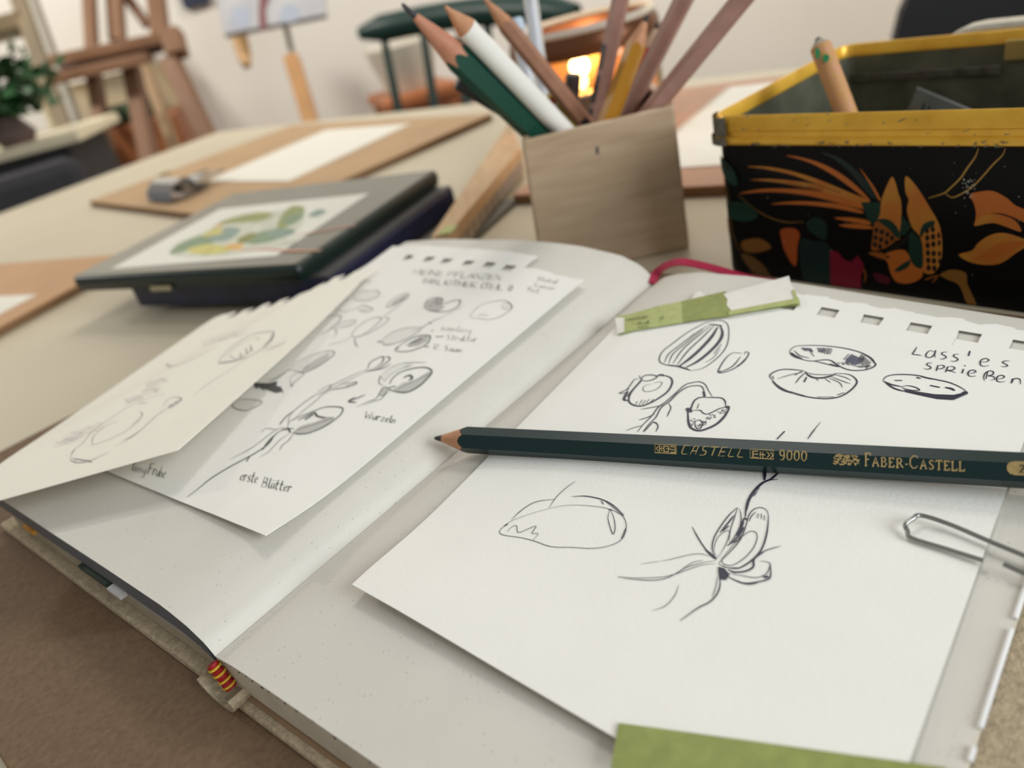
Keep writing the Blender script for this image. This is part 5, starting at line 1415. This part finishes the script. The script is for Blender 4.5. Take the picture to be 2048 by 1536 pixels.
mk('grey_box', box(zat(sb1, z_s+.0005)-sd_*.48+sn_*.16, sd_*.26, sn_*.09, A3(0, 0, .21)), mat('pale_grey_box', (186, 182, 168), .6), label='pale grey box behind the plant on the sideboard', cat='box', bevel=.006)
# second easel with a pale painting, metal mast and orange wood leg
d2 = 2.15
e2_ = thing('small_easel', zat(bp(610, 230, d2), -ZT), 'slim easel with a grey metal mast and orange wooden leg by the wall', 'easel')
mk('metal_mast', beam(bp(545, -60, d2+.03), bp(588, 122, d2), .014, .014), M_alu, e2_)
a, b = bp(582, 112, d2), bp(624, 250, d2); mk('wooden_leg', beam(a, b+(b-a)*1.2, .044, .04), mat('orange_wood', (196, 148, 98), .5, var=.1, vs=10), e2_, bevel=.006)
a, b = bp(470, 40, d2+.02), bp(494, 132, d2-.02); mk('side_leg', tube([a, a+(b-a)*.8, b], [.026, .02, .012], 8), mat('pale_orange_wood', (206, 164, 112), .5), e2_, smooth=True)
pq = [bp(448, 68, d2-.08), bp(652, 28, d2-.08), bp(640, -110, d2-.03), bp(420, -70, d2-.03)]
pa = thing('painting', pq[0], 'pale blue-grey painting with a dark red figure on the slim easel', 'painting')
nrm = unit(np.cross(pq[1]-pq[0], pq[3]-pq[0])); nrm = nrm if nrm@fwW > 0 else -nrm
mk('canvas', hexa([p+nrm*.018 for p in pq], pq), mat('painting_paint', (192, 190, 188), .7, c2=(166, 166, 172), vs=9), pa)
Dp = Draw(Plane(pq[0], -nrm), off=.001); mb = MB(); Dp.fill(mb, '520,58 534,52 532,20 545,-20 525,-30 518,10', True); mk('red_figure', mb, mat('dull_red', (128, 84, 84), .7), pa)
for ln in ('560,45 600,38 590,10 566,12', '470,55 500,48 495,15 465,20'): mb = MB(); Dp.fill(mb, ln, True); mk('blue_patch', mb, mat('dull_blue', (166, 172, 184), .7), pa)
a = back.hit(398, 12); mk('small_picture', box(a-wdir*.045+wallN*.001, wdir*.09, wallN*.02, A3(0, 0, .14)), mat('navy_picture', (52, 58, 78), .5), label='small dark blue picture hanging on the back wall', cat='picture', bevel=.003)
# black chair at the right
bc = bp(1955, 60, 1.25); kc = thing('black_chair', zat(bc, -ZT), 'black chair with a rounded back beyond the tin', 'chair')
V = []; n = 28
cx_ = unit(A3(1, -.25, 0)); cen = bp(2000, 110, 1.25)
for dz in (0, .03):
    for k in range(n):
        q = 2*math.pi*k/n; c_, s_ = math.cos(q), math.sin(q); V.append(cen+cx_*.165*math.copysign(abs(c_)**.75, c_)+A3(0, 0, .19*math.copysign(abs(s_)**.75, s_))+A3(.25, 1, 0)*dz)
F = [tuple(range(n))[::-1], tuple(range(n, 2*n))]+[(k, (k+1) % n, n+(k+1) % n, n+k) for k in range(n)]
mk('backrest', (V, F), mat('black_shell', (20, 20, 22), .5), kc, bevel=.004)
mk('seat', box(zat(cen, -.30)-cx_*.2-A3(.06, .42, 0), cx_*.4, A3(.1, .4, 0), A3(0, 0, .03)), mat('black_shell', (20, 20, 22), .5), kc, bevel=.01)
for s in (-.15, .15): mk('back_post', tube([zat(cen+cx_*s*.6, cen[2]-.1), zat(cen+cx_*s, -.28)], .011, 8), mat('black_metal', (30, 30, 32), .4), kc)
for a in (-.18, .18):
    for b in (-.38, -.02): mk('leg', tube([zat(cen+cx_*a+A3(.25, 1, 0)*b*.9, -.29), zat(cen+cx_*a*1.1+A3(.25, 1, 0)*b, -ZT)], .011, 8), mat('black_metal', (30, 30, 32), .4), kc)
for o in bpy.data.objects:
    if '_t' in o.keys(): del o['_t']
